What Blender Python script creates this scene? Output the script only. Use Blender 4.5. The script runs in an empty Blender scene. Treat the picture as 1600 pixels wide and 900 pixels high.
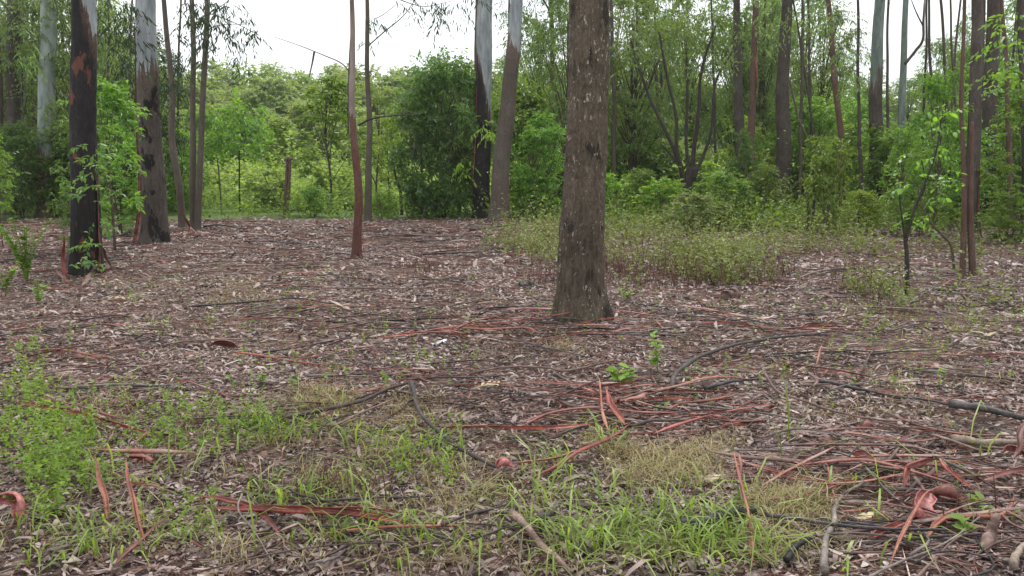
import bpy, math
import numpy as np
from mathutils import Vector, Matrix, Euler
sc = bpy.context.scene
# ------------------------------------------------------------------ camera, sky, sun, exposure
CAM_H = 1.6
F = 1200.0                       # focal length in pixels of a 1600 wide frame
TH = math.atan(180.0 / F)        # the horizon lies 180 px above the middle
cam_d = bpy.data.cameras.new("camera"); cam = bpy.data.objects.new("camera", cam_d)
sc.collection.objects.link(cam); sc.camera = cam
cam.location = (0, 0, CAM_H); cam.rotation_euler = (math.pi / 2 - TH, 0, 0)
cam_d.sensor_width = 36.0; cam_d.lens = 36.0 * F / 1600.0
cam_d.clip_end = 2000; cam_d.clip_start = 0.05
world = bpy.data.worlds.new("World"); sc.world = world; world.use_nodes = True
wn = world.node_tree.nodes; wl = world.node_tree.links; wn.clear()
wo = wn.new("ShaderNodeOutputWorld"); bg = wn.new("ShaderNodeBackground")
sky = wn.new("ShaderNodeTexSky"); sky.sky_type = 'NISHITA'; sky.sun_disc = False
SUN_EL, SUN_AZ = math.radians(62), math.radians(-25)
sky.sun_elevation = SUN_EL; sky.sun_rotation = SUN_AZ
sky.air_density = 1.0; sky.dust_density = 3.0
scl = wn.new("ShaderNodeVectorMath"); scl.operation = 'SCALE'; scl.inputs['Scale'].default_value = 0.06
wl.new(sky.outputs[0], scl.inputs[0])
tcw = wn.new("ShaderNodeTexCoord"); nzw = wn.new("ShaderNodeTexNoise")
nzw.inputs['Scale'].default_value = 2.2; nzw.inputs['Detail'].default_value = 4
wl.new(tcw.outputs['Generated'], nzw.inputs['Vector'])
crw = wn.new("ShaderNodeValToRGB")       # the overcast: nearly even pale grey cloud
crw.color_ramp.elements[0].position = 0.3; crw.color_ramp.elements[0].color = (0.62, 0.65, 0.67, 1)
crw.color_ramp.elements[1].position = 0.7; crw.color_ramp.elements[1].color = (0.70, 0.715, 0.73, 1)
wl.new(nzw.outputs[0], crw.inputs[0])
mxw = wn.new("ShaderNodeMixRGB"); mxw.inputs[0].default_value = 0.93
wl.new(scl.outputs[0], mxw.inputs[1]); wl.new(crw.outputs[0], mxw.inputs[2])
wl.new(mxw.outputs[0], bg.inputs[0]); bg.inputs[1].default_value = 1.0
wl.new(bg.outputs[0], wo.inputs[0])
sun_d = bpy.data.lights.new("sun", 'SUN'); sun = bpy.data.objects.new("sun", sun_d)
sc.collection.objects.link(sun)
sun_d.energy = 1.5; sun_d.angle = math.radians(16); sun_d.color = (1.0, 0.97, 0.92)
sun.rotation_euler = Euler((math.pi / 2 - SUN_EL, 0, SUN_AZ + math.radians(180)), 'XYZ')
sc.view_settings.view_transform = 'Standard'; sc.view_settings.look = 'None'
sc.view_settings.gamma = 1.0; sc.view_settings.exposure = 1.08
sc.cycles.max_bounces = 8; sc.cycles.transmission_bounces = 4; sc.cycles.diffuse_bounces = 5
sc.cycles.transparent_max_bounces = 4

# ------------------------------------------------------------------ helpers
R = np.random.default_rng(11)
C = bpy.data.collections.new("place"); sc.collection.children.link(C)
cT, sT = math.cos(TH), math.sin(TH)
def ray(px, py):
    x = (px - 800.0) / F; y = -(py - 450.0) / F
    return np.array([x, cT + y * sT, -sT + y * cT])
def ground(px, py, z=0.0):
    "the point of the plane at height z seen at this pixel"
    d = ray(px, py); t = (z - CAM_H) / d[2]
    return np.array([d[0] * t, d[1] * t, z])
def atY(px, py, Y):
    "the point at distance Y seen at this pixel"
    d = ray(px, py); t = Y / d[1]
    return np.array([d[0] * t, Y, CAM_H + d[2] * t])
# smooth value noise
_tab = R.random((64, 64, 64)).astype(np.float32)
def vnoise(p):
    p = np.asarray(p, dtype=np.float64); i = np.floor(p).astype(int); f = p - i; f = f * f * (3 - 2 * f)
    def g(a, b, c): return _tab[(i[..., 0] + a) & 63, (i[..., 1] + b) & 63, (i[..., 2] + c) & 63]
    x, y, z = f[..., 0], f[..., 1], f[..., 2]
    c00 = g(0,0,0)*(1-x)+g(1,0,0)*x; c10 = g(0,1,0)*(1-x)+g(1,1,0)*x
    c01 = g(0,0,1)*(1-x)+g(1,0,1)*x; c11 = g(0,1,1)*(1-x)+g(1,1,1)*x
    return (c00*(1-y)+c10*y)*(1-z)+(c01*(1-y)+c11*y)*z - 0.5
def hgt(x, y):
    x = np.asarray(x, float); y = np.asarray(y, float)
    z0 = np.zeros_like(x)
    h = 0.10 * vnoise(np.stack([x * .45, y * .45, z0 + 3.3], -1)) + 0.035 * vnoise(np.stack([x * 1.7, y * 1.7, z0 + 9.1], -1))
    far = np.clip((y - 34) / 80.0, 0, 1)
    return h + far * far * 9.0 + 0.05 * np.clip(y - 34, 0, 100) * .3
def gz(p, dz=0.0):
    return np.array([p[0], p[1], float(hgt(p[0], p[1])) + dz])

def make_mesh(name, V, tris=None, quads=None, mat=None, smooth=False, mats=None, mi=None):
    me = bpy.data.meshes.new(name)
    tris = np.zeros((0, 3), int) if tris is None else np.asarray(tris, int).reshape(-1, 3)
    quads = np.zeros((0, 4), int) if quads is None else np.asarray(quads, int).reshape(-1, 4)
    V = np.asarray(V, dtype=np.float32).reshape(-1, 3)
    me.vertices.add(len(V)); me.vertices.foreach_set('co', V.ravel())
    li = np.concatenate([tris.ravel(), quads.ravel()])
    me.loops.add(len(li)); me.loops.foreach_set('vertex_index', li.astype(np.int32))
    nt, nq = len(tris), len(quads)
    me.polygons.add(nt + nq)
    ls = np.concatenate([np.arange(nt) * 3, nt * 3 + np.arange(nq) * 4]).astype(np.int32)
    me.polygons.foreach_set('loop_start', ls)
    if smooth: me.polygons.foreach_set('use_smooth', np.ones(nt + nq, dtype=bool))
    for m in (mats or ([mat] if mat else [])): me.materials.append(m)
    if mi is not None: me.polygons.foreach_set('material_index', np.asarray(mi, dtype=np.int32))
    me.update(calc_edges=True); me.validate()
    return me
class MB:
    def __init__(s): s.V = []; s.T = []; s.Q = []; s.n = 0
    def add(s, V, T=None, Q=None):
        V = np.asarray(V, float).reshape(-1, 3)
        if T is not None and len(T): s.T.append(np.asarray(T, int).reshape(-1, 3) + s.n)
        if Q is not None and len(Q): s.Q.append(np.asarray(Q, int).reshape(-1, 4) + s.n)
        s.V.append(V); s.n += len(V); return s
    def mesh(s, name, mat, smooth=False):
        return make_mesh(name, np.concatenate(s.V), np.concatenate(s.T) if s.T else None, np.concatenate(s.Q) if s.Q else None, mat, smooth)
def link(name, me, parent=None, loc=None, **props):
    o = bpy.data.objects.new(name, me); C.objects.link(o)
    if parent is not None: o.parent = parent
    if loc is not None: o.location = loc
    for k, v in props.items():
        if v: o[k] = v
    return o
def thing(name, label, cat, loc=(0, 0, 0), rz=0.0, group=None):
    o = bpy.data.objects.new(name, None); C.objects.link(o)
    o.empty_display_size = .2
    o.location = tuple(float(a) for a in loc); o.rotation_euler = (0, 0, rz)
    o['label'] = label; o['category'] = cat
    if group: o['group'] = group
    return o
def catmull(P, n):
    P = np.asarray(P, float)
    if len(P) == 2: return P[0] + (P[1] - P[0]) * np.linspace(0, 1, n)[:, None]
    Q = np.vstack([2 * P[0] - P[1], P, 2 * P[-1] - P[-2]])
    t = np.linspace(0, len(P) - 1 - 1e-6, n); i = t.astype(int); f = (t - i)[:, None]
    a, b, c, d = Q[i], Q[i + 1], Q[i + 2], Q[i + 3]
    return .5 * ((2 * b) + (-a + c) * f + (2 * a - 5 * b + 4 * c - d) * f**2 + (-a + 3 * b - 3 * c + d) * f**3)
def frames(P):
    T = np.gradient(P, axis=0); T /= np.linalg.norm(T, axis=1)[:, None] + 1e-9
    ref = np.array([0, 1, 0.]) if abs(T[len(T)//2][2]) > .6 else np.array([0, 0, 1.])
    A = np.cross(T, ref); A /= np.linalg.norm(A, axis=1)[:, None] + 1e-9
    B = np.cross(A, T)
    return T, A, B
def tube(P, r, k=6, rough=0.0, seed=0, cap=True):
    P = np.asarray(P, float); n = len(P); r = np.broadcast_to(np.asarray(r, float), (n,))
    T, A, B = frames(P); a = np.linspace(0, 2 * math.pi, k, endpoint=False)
    rr = r[:, None] * np.ones(k)
    if rough:
        q = np.stack(np.broadcast_arrays(np.cos(a)[None] * 1.5 + seed, np.sin(a)[None] * 1.5, np.arange(n)[:, None] * .6), -1)
        rr = rr * (1 + rough * 2 * vnoise(q))
    V = P[:, None] + rr[..., None] * (np.cos(a)[None, :, None] * A[:, None] + np.sin(a)[None, :, None] * B[:, None])
    V = V.reshape(-1, 3); j = np.arange(k)
    Q = []
    base = (np.arange(n - 1) * k)[:, None]
    Q = np.stack([base + j, base + (j + 1) % k, base + k + (j + 1) % k, base + k + j], -1).reshape(-1, 4)
    Tt = []
    if cap:
        V = np.vstack([V, P[0], P[-1]]); e = n * k
        Tt = [(e, (i + 1) % k, i) for i in range(k)] + [(e + 1, (n - 1) * k + i, (n - 1) * k + (i + 1) % k) for i in range(k)]
    return V, Tt, Q
def gutter(P, w, arc=3.6, k=6, twist=0.0, wob=0.12, seed=0, th=0.0022):
    "a strip of bark rolled up along its length, with a thickness: P path, w outer radius"
    P = np.asarray(P, float); n = len(P); T, A, B = frames(P)
    w = np.broadcast_to(np.asarray(w, float), (n,)); t = np.linspace(0, 1, n)
    rg = np.random.default_rng(seed)
    w = w * (1 + wob * np.sin(t * 7 + rg.random() * 6) + wob * .25 * rg.normal(0, .5, n)) * (1 + .35 * rg.uniform(-1, 1) * (t - .5))
    end = np.clip(np.minimum(t * rg.uniform(3, 12), (1 - t) * rg.uniform(3, 12)), .12, 1); w = w * end
    arcs = arc * (1 + .35 * np.sin(t * 5 + rg.random() * 6))
    a = (np.linspace(-.5, .5, k)[None] * arcs[:, None]) + twist * t[:, None] + rg.random() * 6
    def shell(s):
        rr = (w * s)[:, None]
        return P[:, None] + rr[..., None] * (np.cos(a)[..., None] * A[:, None] + .6 * np.sin(a)[..., None] * B[:, None])
    Vo = shell(1.0); Vi = shell(1 - min(.35, th / max(float(w.max()), 1e-4)))
    V = np.concatenate([Vo.reshape(-1, 3), Vi.reshape(-1, 3)]); N = n * k
    Q = []
    for i in range(n - 1):
        for j in range(k - 1):
            b = i * k + j
            Q.append((b, b + 1, b + k + 1, b + k)); Q.append((N + b, N + b + k, N + b + k + 1, N + b + 1))
        b = i * k; Q.append((b, b + k, N + b + k, N + b)); b += k - 1; Q.append((b, N + b, N + b + k, b + k))
    for j in range(k - 1):
        Q.append((j, N + j, N + j + 1, j + 1)); b = (n - 1) * k + j; Q.append((b, b + 1, N + b + 1, N + b))
    return V, None, Q
def unit(v): return v / (np.linalg.norm(v, axis=-1, keepdims=True) + 1e-9)
def leaves4(P, D, N, L, W, fold=0.25):
    "simple folded leaf: four points, two triangles"
    D = unit(D); S = unit(np.cross(D, N)); U = np.cross(S, D); n = len(P)
    L = np.broadcast_to(L, (n,))[:, None]; W = np.broadcast_to(W, (n,))[:, None]
    m = P + D * L * .45
    V = np.stack([P, m + S * W * .5 + U * W * fold, P + D * L - U * L * .12, m - S * W * .5 + U * W * fold], 1)
    b = np.arange(n)[:, None] * 4
    T = np.concatenate([b + [0, 1, 2], b + [0, 2, 3]], 0)
    return V.reshape(-1, 3), T, None
def leaves6(P, D, N, L, W, curl):
    "curved leaf: six points, four triangles"
    D = unit(D); S = unit(np.cross(D, N)); U = np.cross(S, D); n = len(P)
    L = np.broadcast_to(L, (n,))[:, None]; W = np.broadcast_to(W, (n,))[:, None]; c = np.broadcast_to(curl, (n,))[:, None] * L
    a = P + D * L * .3 + U * c * .8; b2 = P + D * L * .68 + U * c * .7
    V = np.stack([P, a + S * W * .5, a - S * W * .5, b2 + S * W * .42, b2 - S * W * .42, P + D * L - U * c * .2], 1)
    b = np.arange(n)[:, None] * 6
    T = np.concatenate([b + [0, 2, 1], b + [3, 4, 5]], 0)
    Q = b + [1, 2, 4, 3]
    return V.reshape(-1, 3), T, Q
def blades(P, D, H, W, bend, segs=3, rg=R):
    "grass blades that rise and bend over toward D: a tapering ribbon"
    n = len(P); D = unit(D); S = np.cross(D, np.array([0, 0, 1.])); S = unit(S)
    H = np.broadcast_to(H, (n,))[:, None]; W = np.broadcast_to(W, (n,))[:, None]; bend = np.broadcast_to(bend, (n,))[:, None]
    rows = []
    for i in range(segs):
        t = i / segs
        c = P + np.array([0, 0, 1.]) * H * (t - bend * .45 * t * t * t * 1.6) + D * H * bend * t * t
        w = W * (1 - t * t * .7) * (.7 + .6 * min(t * 3, .5))
        rows += [c + S * w * .5, c - S * w * .5]
    t = 1.0
    rows.append(P + np.array([0, 0, 1.]) * H * (t - bend * .72) + D * H * bend)
    V = np.stack(rows, 1); k = 2 * segs + 1; b = np.arange(n)[:, None] * k
    Q = [b + [2 * i, 2 * i + 1, 2 * i + 3, 2 * i + 2] for i in range(segs - 1)]
    return V.reshape(-1, 3), b + [2 * segs - 2, 2 * segs - 1, 2 * segs], np.concatenate(Q, 0)
def rdir(n, rg=R):
    v = rg.normal(size=(n, 3)); return unit(v)

# ------------------------------------------------------------------ materials
def srgb(r, g, b):
    f = lambda c: (c / 255 / 12.92) if c / 255 <= .04045 else ((c / 255 + .055) / 1.055) ** 2.4
    return (f(r), f(g), f(b), 1)
class NT:
    def __init__(s, name):
        s.m = bpy.data.materials.new(name); s.m.use_nodes = True; s.t = s.m.node_tree; s.t.nodes.clear()
        s.out = s.n("ShaderNodeOutputMaterial")
    def n(s, typ, **kw):
        x = s.t.nodes.new(typ)
        for k, v in kw.items():
            if hasattr(x, k) and not k.startswith('i_'): setattr(x, k, v)
        return x
    def l(s, a, b): s.t.links.new(a, b)
    def noise(s, vec, scale, detail=4, rough=.6, dist=0):
        x = s.n("ShaderNodeTexNoise"); x.inputs['Scale'].default_value = scale; x.inputs['Detail'].default_value = detail
        x.inputs['Roughness'].default_value = rough; x.inputs['Distortion'].default_value = dist
        if vec is not None: s.l(vec, x.inputs['Vector'])
        return x.outputs[0]
    def mapping(s, vec, scale):
        x = s.n("ShaderNodeMapping"); x.inputs['Scale'].default_value = scale; s.l(vec, x.inputs[0]); return x.outputs[0]
    def ramp(s, fac, stops, interp='LINEAR'):
        x = s.n("ShaderNodeValToRGB"); cr = x.color_ramp; cr.interpolation = interp
        while len(cr.elements) < len(stops): cr.elements.new(.5)
        for e, (p, c) in zip(cr.elements, stops): e.position = p; e.color = c if len(c) == 4 else (*c, 1)
        s.l(fac, x.inputs[0]); return x.outputs[0]
    def mix(s, fac, a, b, mode='MIX'):
        x = s.n("ShaderNodeMixRGB"); x.blend_type = mode
        for k, v in ((0, fac), (1, a), (2, b)):
            if hasattr(v, 'is_linked') or hasattr(v, 'links'): s.l(v, x.inputs[k])
            else: x.inputs[k].default_value = v if k == 0 else (v if len(v) == 4 else (*v, 1))
        return x.outputs[0]
    def math(s, op, a, b=None, clamp=False):
        x = s.n("ShaderNodeMath"); x.operation = op; x.use_clamp = clamp
        for k, v in ((0, a), (1, b)):
            if v is None: continue
            if hasattr(v, 'links'): s.l(v, x.inputs[k])
            else: x.inputs[k].default_value = v
        return x.outputs[0]
    def bump(s, h, strength=.5, dist=.01):
        x = s.n("ShaderNodeBump"); x.inputs['Strength'].default_value = strength; x.inputs['Distance'].default_value = dist
        s.l(h, x.inputs['Height']); return x.outputs[0]
    def principled(s, col, rough=.8, nrm=None, spec=.3):
        p = s.n("ShaderNodeBsdfPrincipled")
        if hasattr(col, 'links'): s.l(col, p.inputs['Base Color'])
        else: p.inputs['Base Color'].default_value = col
        if hasattr(rough, 'links'): s.l(rough, p.inputs['Roughness'])
        else: p.inputs['Roughness'].default_value = rough
        p.inputs['Specular IOR Level'].default_value = spec
        if nrm is not None: s.l(nrm, p.inputs['Normal'])
        return p.outputs[0]
def leaf_mat(name, stops, trans=.45, rough=.55, patch=.35, spec=.35, tcol=None):
    s = NT(name); g = s.n("ShaderNodeNewGeometry"); oi = s.n("ShaderNodeObjectInfo"); tc = s.n("ShaderNodeTexCoord")
    n1 = s.noise(tc.outputs['Object'], 1.1, 3)
    f = s.math('ADD', s.math('MULTIPLY', g.outputs['Random Per Island'], 1 - patch), s.math('MULTIPLY', s.math('ADD', s.math('MULTIPLY', s.math('SUBTRACT', n1, .5), 1.8), .5), patch), True)
    c = s.ramp(f, stops)
    hs = s.n("ShaderNodeHueSaturation"); s.l(c, hs.inputs['Color'])
    s.l(s.math('ADD', s.math('MULTIPLY', oi.outputs['Random'], .035), .482), hs.inputs['Hue'])
    s.l(s.math('ADD', s.math('MULTIPLY', oi.outputs['Random'], .4), .8), hs.inputs['Value'])
    c = hs.outputs[0]
    p = s.principled(c, rough, spec=spec)
    if trans > 0:
        t = s.n("ShaderNodeBsdfTranslucent")
        s.l(s.mix(1.0, c, tcol or (1.5, 1.45, .55, 1), 'MULTIPLY'), t.inputs[0])
        m = s.n("ShaderNodeMixShader"); m.inputs[0].default_value = trans; s.l(p, m.inputs[1]); s.l(t.outputs[0], m.inputs[2]); p = m.outputs[0]
    s.l(p, s.out.inputs[0]); return s.m
# greens (linear base colours)
M = {}
M['bush_dark'] = leaf_mat('dark_shrub_leaf', [(0, (.045, .09, .035)), (.5, (.10, .185, .06)), (.85, (.16, .27, .075)), (1, (.34, .42, .26))], trans=.5, rough=.38, spec=.6)
M['bush_mid'] = leaf_mat('mid_green_leaf', [(0, (.06, .12, .03)), (.5, (.15, .265, .05)), (.88, (.25, .40, .07)), (1, (.42, .50, .26))], trans=.5, rough=.38, spec=.6)
M['bush_bright'] = leaf_mat('bright_green_leaf', [(0, (.12, .20, .03)), (.5, (.22, .36, .05)), (1, (.36, .50, .10))], trans=.5, rough=.38, spec=.6)
M['euc'] = leaf_mat('gum_leaf', [(0, (.02, .042, .022)), (.6, (.04, .075, .035)), (1, (.08, .12, .06))], trans=.3)
M['grove'] = leaf_mat('grove_leaf', [(0, (.07, .125, .045)), (.6, (.155, .255, .075)), (1, (.34, .42, .22))], trans=.45, rough=.4, spec=.55)
M['far'] = leaf_mat('far_tree_leaf', [(0, (.15, .20, .10)), (.5, (.235, .31, .15)), (1, (.35, .42, .25))], patch=.6)
M['vine'] = leaf_mat('clearing_weed_leaf', [(0, (.16, .22, .08)), (.5, (.29, .385, .14)), (1, (.44, .52, .26))], patch=.5)
M['weed'] = leaf_mat('weed_leaf', [(0, (.09, .14, .03)), (.5, (.18, .29, .05)), (1, (.31, .43, .11))], patch=.3)
M['cover'] = leaf_mat('undergrowth_leaf', [(0, (.11, .11, .055)), (.4, (.18, .21, .085)), (.85, (.28, .36, .13)), (1, (.42, .47, .30))], patch=.4, trans=.3)
M['grass'] = leaf_mat('grass_blade', [(0, (.13, .14, .05)), (.25, (.15, .23, .05)), (.6, (.24, .36, .07)), (.85, (.34, .47, .12)), (1, (.50, .58, .32))], patch=.2, rough=.45)
M['drygrass'] = leaf_mat('dry_grass_blade', [(0, (.14, .09, .05)), (.5, (.30, .23, .12)), (.8, (.36, .33, .15)), (1, (.22, .27, .08))], patch=.3, trans=.25, tcol=(1.1, 1, .7, 1))
M['litter'] = leaf_mat('dead_leaf', [(0, (.024, .016, .015)), (.22, (.080, .054, .050)), (.42, (.185, .130, .118)), (.64, (.33, .25, .225)), (.84, (.49, .40, .36)), (1, (.72, .64, .57))], patch=.42, trans=.12, rough=.48, tcol=(1.1, .9, .7, 1))
M['twiglit'] = leaf_mat('small_twig', [(0, (.02, .015, .015)), (.3, (.08, .05, .046)), (.5, (.20, .07, .06)), (.7, (.30, .12, .10)), (.85, (.34, .25, .22)), (1, (.50, .44, .40))], patch=.2, trans=0, rough=.7)
M['shred'] = leaf_mat('bark_shred', [(0, (.03, .020, .018)), (.3, (.11, .055, .048)), (.5, (.25, .090, .075)), (.7, (.28, .19, .17)), (1, (.52, .44, .40))], patch=.25, trans=0, rough=.5)
M['drystem'] = leaf_mat('dry_weed_stem', [(0, (.07, .035, .025)), (.5, (.16, .08, .055)), (1, (.22, .15, .09))], patch=.2, trans=0, rough=.8)
M['paledead'] = leaf_mat('pale_dead_leaf', [(0, (.42, .34, .19)), (1, (.62, .54, .34))], patch=.3, trans=.15, tcol=(1.1, 1, .7, 1))
def strip_mat(name, stops, rough=.5, bscale=60):
    s = NT(name); tc = s.n("ShaderNodeTexCoord"); oi = s.n("ShaderNodeObjectInfo"); g = s.n("ShaderNodeNewGeometry")
    co = s.mix(1.0, tc.outputs['Object'], (1, 1, 1, 1), 'MULTIPLY')
    n1 = s.noise(co, 7, 5, .65); n2 = s.noise(co, bscale, 4, .7)
    f = s.math('ADD', s.math('MULTIPLY', s.math('SUBTRACT', n1, .5), 1.5), s.math('ADD', s.math('MULTIPLY', oi.outputs['Random'], .62), .04), True)
    c = s.ramp(f, stops)
    c = s.mix(.75, c, s.ramp(n2, [(.3, (.4, .38, .37)), (.7, (1.3, 1.25, 1.25))]), 'MULTIPLY')
    s.l(s.principled(c, rough, s.bump(n2, .5, .004), .4), s.out.inputs[0]); return s.m
M['redbark'] = strip_mat('shed_red_bark', [(.08, (.045, .018, .015)), (.26, (.13, .04, .032)), (.46, (.24, .072, .054)), (.68, (.33, .14, .11)), (.85, (.36, .25, .21)), (.98, (.42, .36, .32))], .5)
M['vividbark'] = strip_mat('fresh_red_bark', [(0, (.12, .030, .024)), (.3, (.27, .066, .048)), (.6, (.38, .115, .085)), (.85, (.42, .20, .155)), (1, (.46, .34, .28))], .42)
M['orangebark'] = strip_mat('shed_orange_bark', [(.1, (.12, .04, .028)), (.35, (.28, .09, .055)), (.6, (.38, .15, .095)), (.9, (.48, .26, .19))], .5)
M['pinkbark'] = strip_mat('shed_pink_bark', [(.05, (.20, .05, .045)), (.3, (.46, .16, .15)), (.7, (.68, .30, .30))], .45)
M['brownstick'] = strip_mat('brown_stick', [(.2, (.06, .038, .032)), (.5, (.17, .105, .088)), (.9, (.34, .235, .20))], .7)
M['greystick'] = strip_mat('grey_stick', [(.2, (.06, .05, .046)), (.5, (.145, .122, .112)), (.9, (.30, .265, .24))], .75)
M['darkstick'] = strip_mat('dark_stick', [(.2, (.012, .011, .012)), (.5, (.035, .03, .03)), (.9, (.11, .095, .09))], .6)
M['palewood'] = strip_mat('pale_wood', [(.2, (.15, .115, .09)), (.6, (.30, .24, .19)), (.95, (.44, .37, .30))], .7)
def bark(name, low, up=None, zsplit=1e3, tilt=0.0, ragged=1.0, flecks=0.0, flcol=(.42, .37, .31), fiss=9.0, ridge=.6, patches=None, rough=.85):
    "low / up: ramps of the rough butt and of the smooth upper stem; the edge between them is ragged and may lean with x"
    s = NT(name); tc = s.n("ShaderNodeTexCoord"); ob = tc.outputs['Object']
    st = s.mapping(ob, (fiss, fiss, fiss * .2)); n1 = s.noise(st, 2.2, 8, .75, .9)
    fine = s.noise(s.mapping(ob, (1, 1, .5)), 60, 6, .8); big = s.noise(ob, 1.6, 3)
    h = s.math('ADD', s.math('MULTIPLY', n1, .58), s.math('MULTIPLY', fine, .42))
    f = s.math('ADD', s.math('MULTIPLY', h, .75), s.math('MULTIPLY', big, .25))
    c = s.ramp(f, low)
    if patches:
        pn = s.noise(s.mapping(ob, (3, 3, 1.2)), 1.5, 4, .6)
        pm = s.ramp(pn, [(patches[1], (0, 0, 0)), (patches[1] + .04, (1, 1, 1))])
        c = s.mix(pm, c, s.mix(.6, patches[0], s.ramp(fine, [(.3, (.4, .4, .4)), (.7, (1.3, 1.3, 1.3))]), 'MULTIPLY'))
    if flecks:
        fn = s.noise(s.mapping(ob, (1, 1, .42)), 34, 3, .75, .4); lo = s.noise(s.mapping(ob, (1, 1, .6)), 3.4, 3)
        fm = s.ramp(s.math('ADD', fn, s.math('MULTIPLY', s.math('SUBTRACT', lo, .5), .35)), [(.735 - flecks * .25, (0, 0, 0)), (.765 - flecks * .25, (1, 1, 1))]); on = 1.0
        c = s.mix(s.math('MULTIPLY', fm, on), c, flcol)
    bstr = s.math('MULTIPLY', h, 1.0)
    if up:
        sx = s.n("ShaderNodeSeparateXYZ"); s.l(ob, sx.inputs[0])
        e = s.math('ADD', sx.outputs[2], s.math('MULTIPLY', sx.outputs[0], tilt))
        e = s.math('ADD', e, s.math('MULTIPLY', s.math('SUBTRACT', s.noise(s.mapping(ob, (9, 9, .8)), 1.5, 5, .7), .5), ragged * 3.4))
        mk = s.math('GREATER_THAN', e, zsplit)
        band = s.ramp(s.math('ADD', s.math('SUBTRACT', e, zsplit - .9), s.math('MULTIPLY', s.math('SUBTRACT', big, .5), 1.2)), [(.25, (0, 0, 0)), (.8, (1, 1, 1))])
        c = s.mix(s.math('MULTIPLY', band, .55), c, s.mix(1.0, (.19, .12, .09, 1), s.ramp(fine, [(.35, (.3, .3, .3)), (.65, (1.3, 1.3, 1.3))]), 'MULTIPLY'))
    nrm = s.bump(bstr, ridge, .03); p = s.principled(c, rough, nrm, .25)
    if up:
        un = s.noise(s.mapping(ob, (3, 3, .7)), 2.0, 4, .6); cu = s.ramp(un, up)
        sp = s.noise(s.mapping(ob, (6, 6, 2.0)), 3.5, 2); cu = s.mix(s.ramp(sp, [(.69, (0, 0, 0)), (.72, (1, 1, 1))]), cu, (.06, .05, .045, 1))
        pu = s.principled(cu, .6, s.bump(un, .2, .01), .3)
        m = s.n("ShaderNodeMixShader"); s.l(mk, m.inputs[0]); s.l(p, m.inputs[1]); s.l(pu, m.inputs[2]); p = m.outputs[0]
    s.l(p, s.out.inputs[0]); return s.m
UP_PALE = [(.3, (.13, .145, .15)), (.5, (.235, .255, .265)), (.7, (.36, .375, .38))]
UP_GREEN = [(.3, (.09, .115, .10)), (.5, (.16, .195, .17)), (.7, (.25, .275, .25))]
UP_BROWN = [(.3, (.13, .09, .075)), (.5, (.22, .17, .145)), (.7, (.33, .27, .24))]
LOW_BROWN = [(.36, (.020, .015, .011)), (.45, (.074, .057, .042)), (.54, (.132, .105, .076)), (.66, (.235, .195, .148))]
LOW_DARK = [(.32, (.016, .013, .011)), (.48, (.065, .052, .044)), (.62, (.14, .118, .10)), (.74, (.22, .19, .165))]
LOW_CHAR = [(.35, (.006, .006, .007)), (.52, (.022, .019, .019)), (.66, (.08, .065, .058))]
LOW_RED = [(.32, (.03, .018, .014)), (.48, (.10, .060, .045)), (.62, (.19, .125, .098)), (.75, (.30, .22, .18))]
LOW_GB = [(.32, (.035, .028, .022)), (.5, (.10, .08, .065)), (.7, (.20, .17, .14))]

# ------------------------------------------------------------------ ground
def ground_mat():
    s = NT('leaf_strewn_soil'); tc = s.n("ShaderNodeTexCoord"); ob = tc.outputs['Object']
    warp = s.mix(.12, ob, s.noise(ob, 6, 3), 'ADD')
    cols = []
    for sc_, seed in ((16, 0), (30, 1)):
        v = s.n("ShaderNodeTexVoronoi"); v.inputs['Scale'].default_value = sc_; v.inputs['Randomness'].default_value = 1
        mp = s.mapping(warp, (1, 1.5, 1)); s.l(mp, v.inputs['Vector'])
        se = s.n("ShaderNodeSeparateColor"); s.l(v.outputs['Color'], se.inputs[0])
        c = s.ramp(se.outputs[0], [(0, (.025, .018, .014)), (.35, (.065, .043, .034)), (.6, (.13, .085, .068)), (.8, (.24, .165, .135)), (1, (.40, .31, .25))])
        cols.append((c, v.outputs['Distance']))
    pick = s.ramp(s.noise(ob, 9, 3), [(.45, (0, 0, 0)), (.55, (1, 1, 1))])
    c = s.mix(pick, cols[0][0], cols[1][0])
    soil = s.ramp(s.noise(ob, 22, 6, .75), [(.3, (.010, .007, .007)), (.6, (.038, .026, .024)), (.8, (.085, .058, .052))])
    sm = s.ramp(s.noise(ob, 3.2, 4), [(.42, (0, 0, 0)), (.6, (1, 1, 1))])
    c = s.mix(s.mix(.6, (0, 0, 0, 1), sm), c, soil)
    red = s.ramp(s.noise(ob, .9, 4), [(.5, (0, 0, 0)), (.7, (1, 1, 1))])
    c = s.mix(s.mix(.5, (0, 0, 0, 1), red), c, s.mix(1.0, c, (1.35, .8, .72, 1), 'MULTIPLY'))
    # beyond the trees: grassy ground
    sx = s.n("ShaderNodeSeparateXYZ"); s.l(ob, sx.inputs[0])
    e = s.math('ADD', sx.outputs[1], s.math('MULTIPLY', s.math('SUBTRACT', s.noise(ob, .5, 4), .5), 8))
    gm = s.ramp(s.math('MULTIPLY', s.math('SUBTRACT', e, 25), .25, True), [(0, (0, 0, 0)), (1, (1, 1, 1))])
    gr = s.ramp(s.noise(ob, 5, 6, .7), [(.3, (.05, .08, .02)), (.7, (.14, .22, .05))])
    c = s.mix(gm, c, gr)
    h = s.math('ADD', s.math('MULTIPLY', cols[0][1], -.7), s.noise(ob, 40, 5, .7))
    s.l(s.principled(c, .85, s.bump(h, .9, .03), .25), s.out.inputs[0]); return s.m
def grid(x0, x1, y0, y1, nx, ny):
    X, Y = np.meshgrid(np.linspace(x0, x1, nx), np.linspace(y0, y1, ny)); return X, Y
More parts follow.
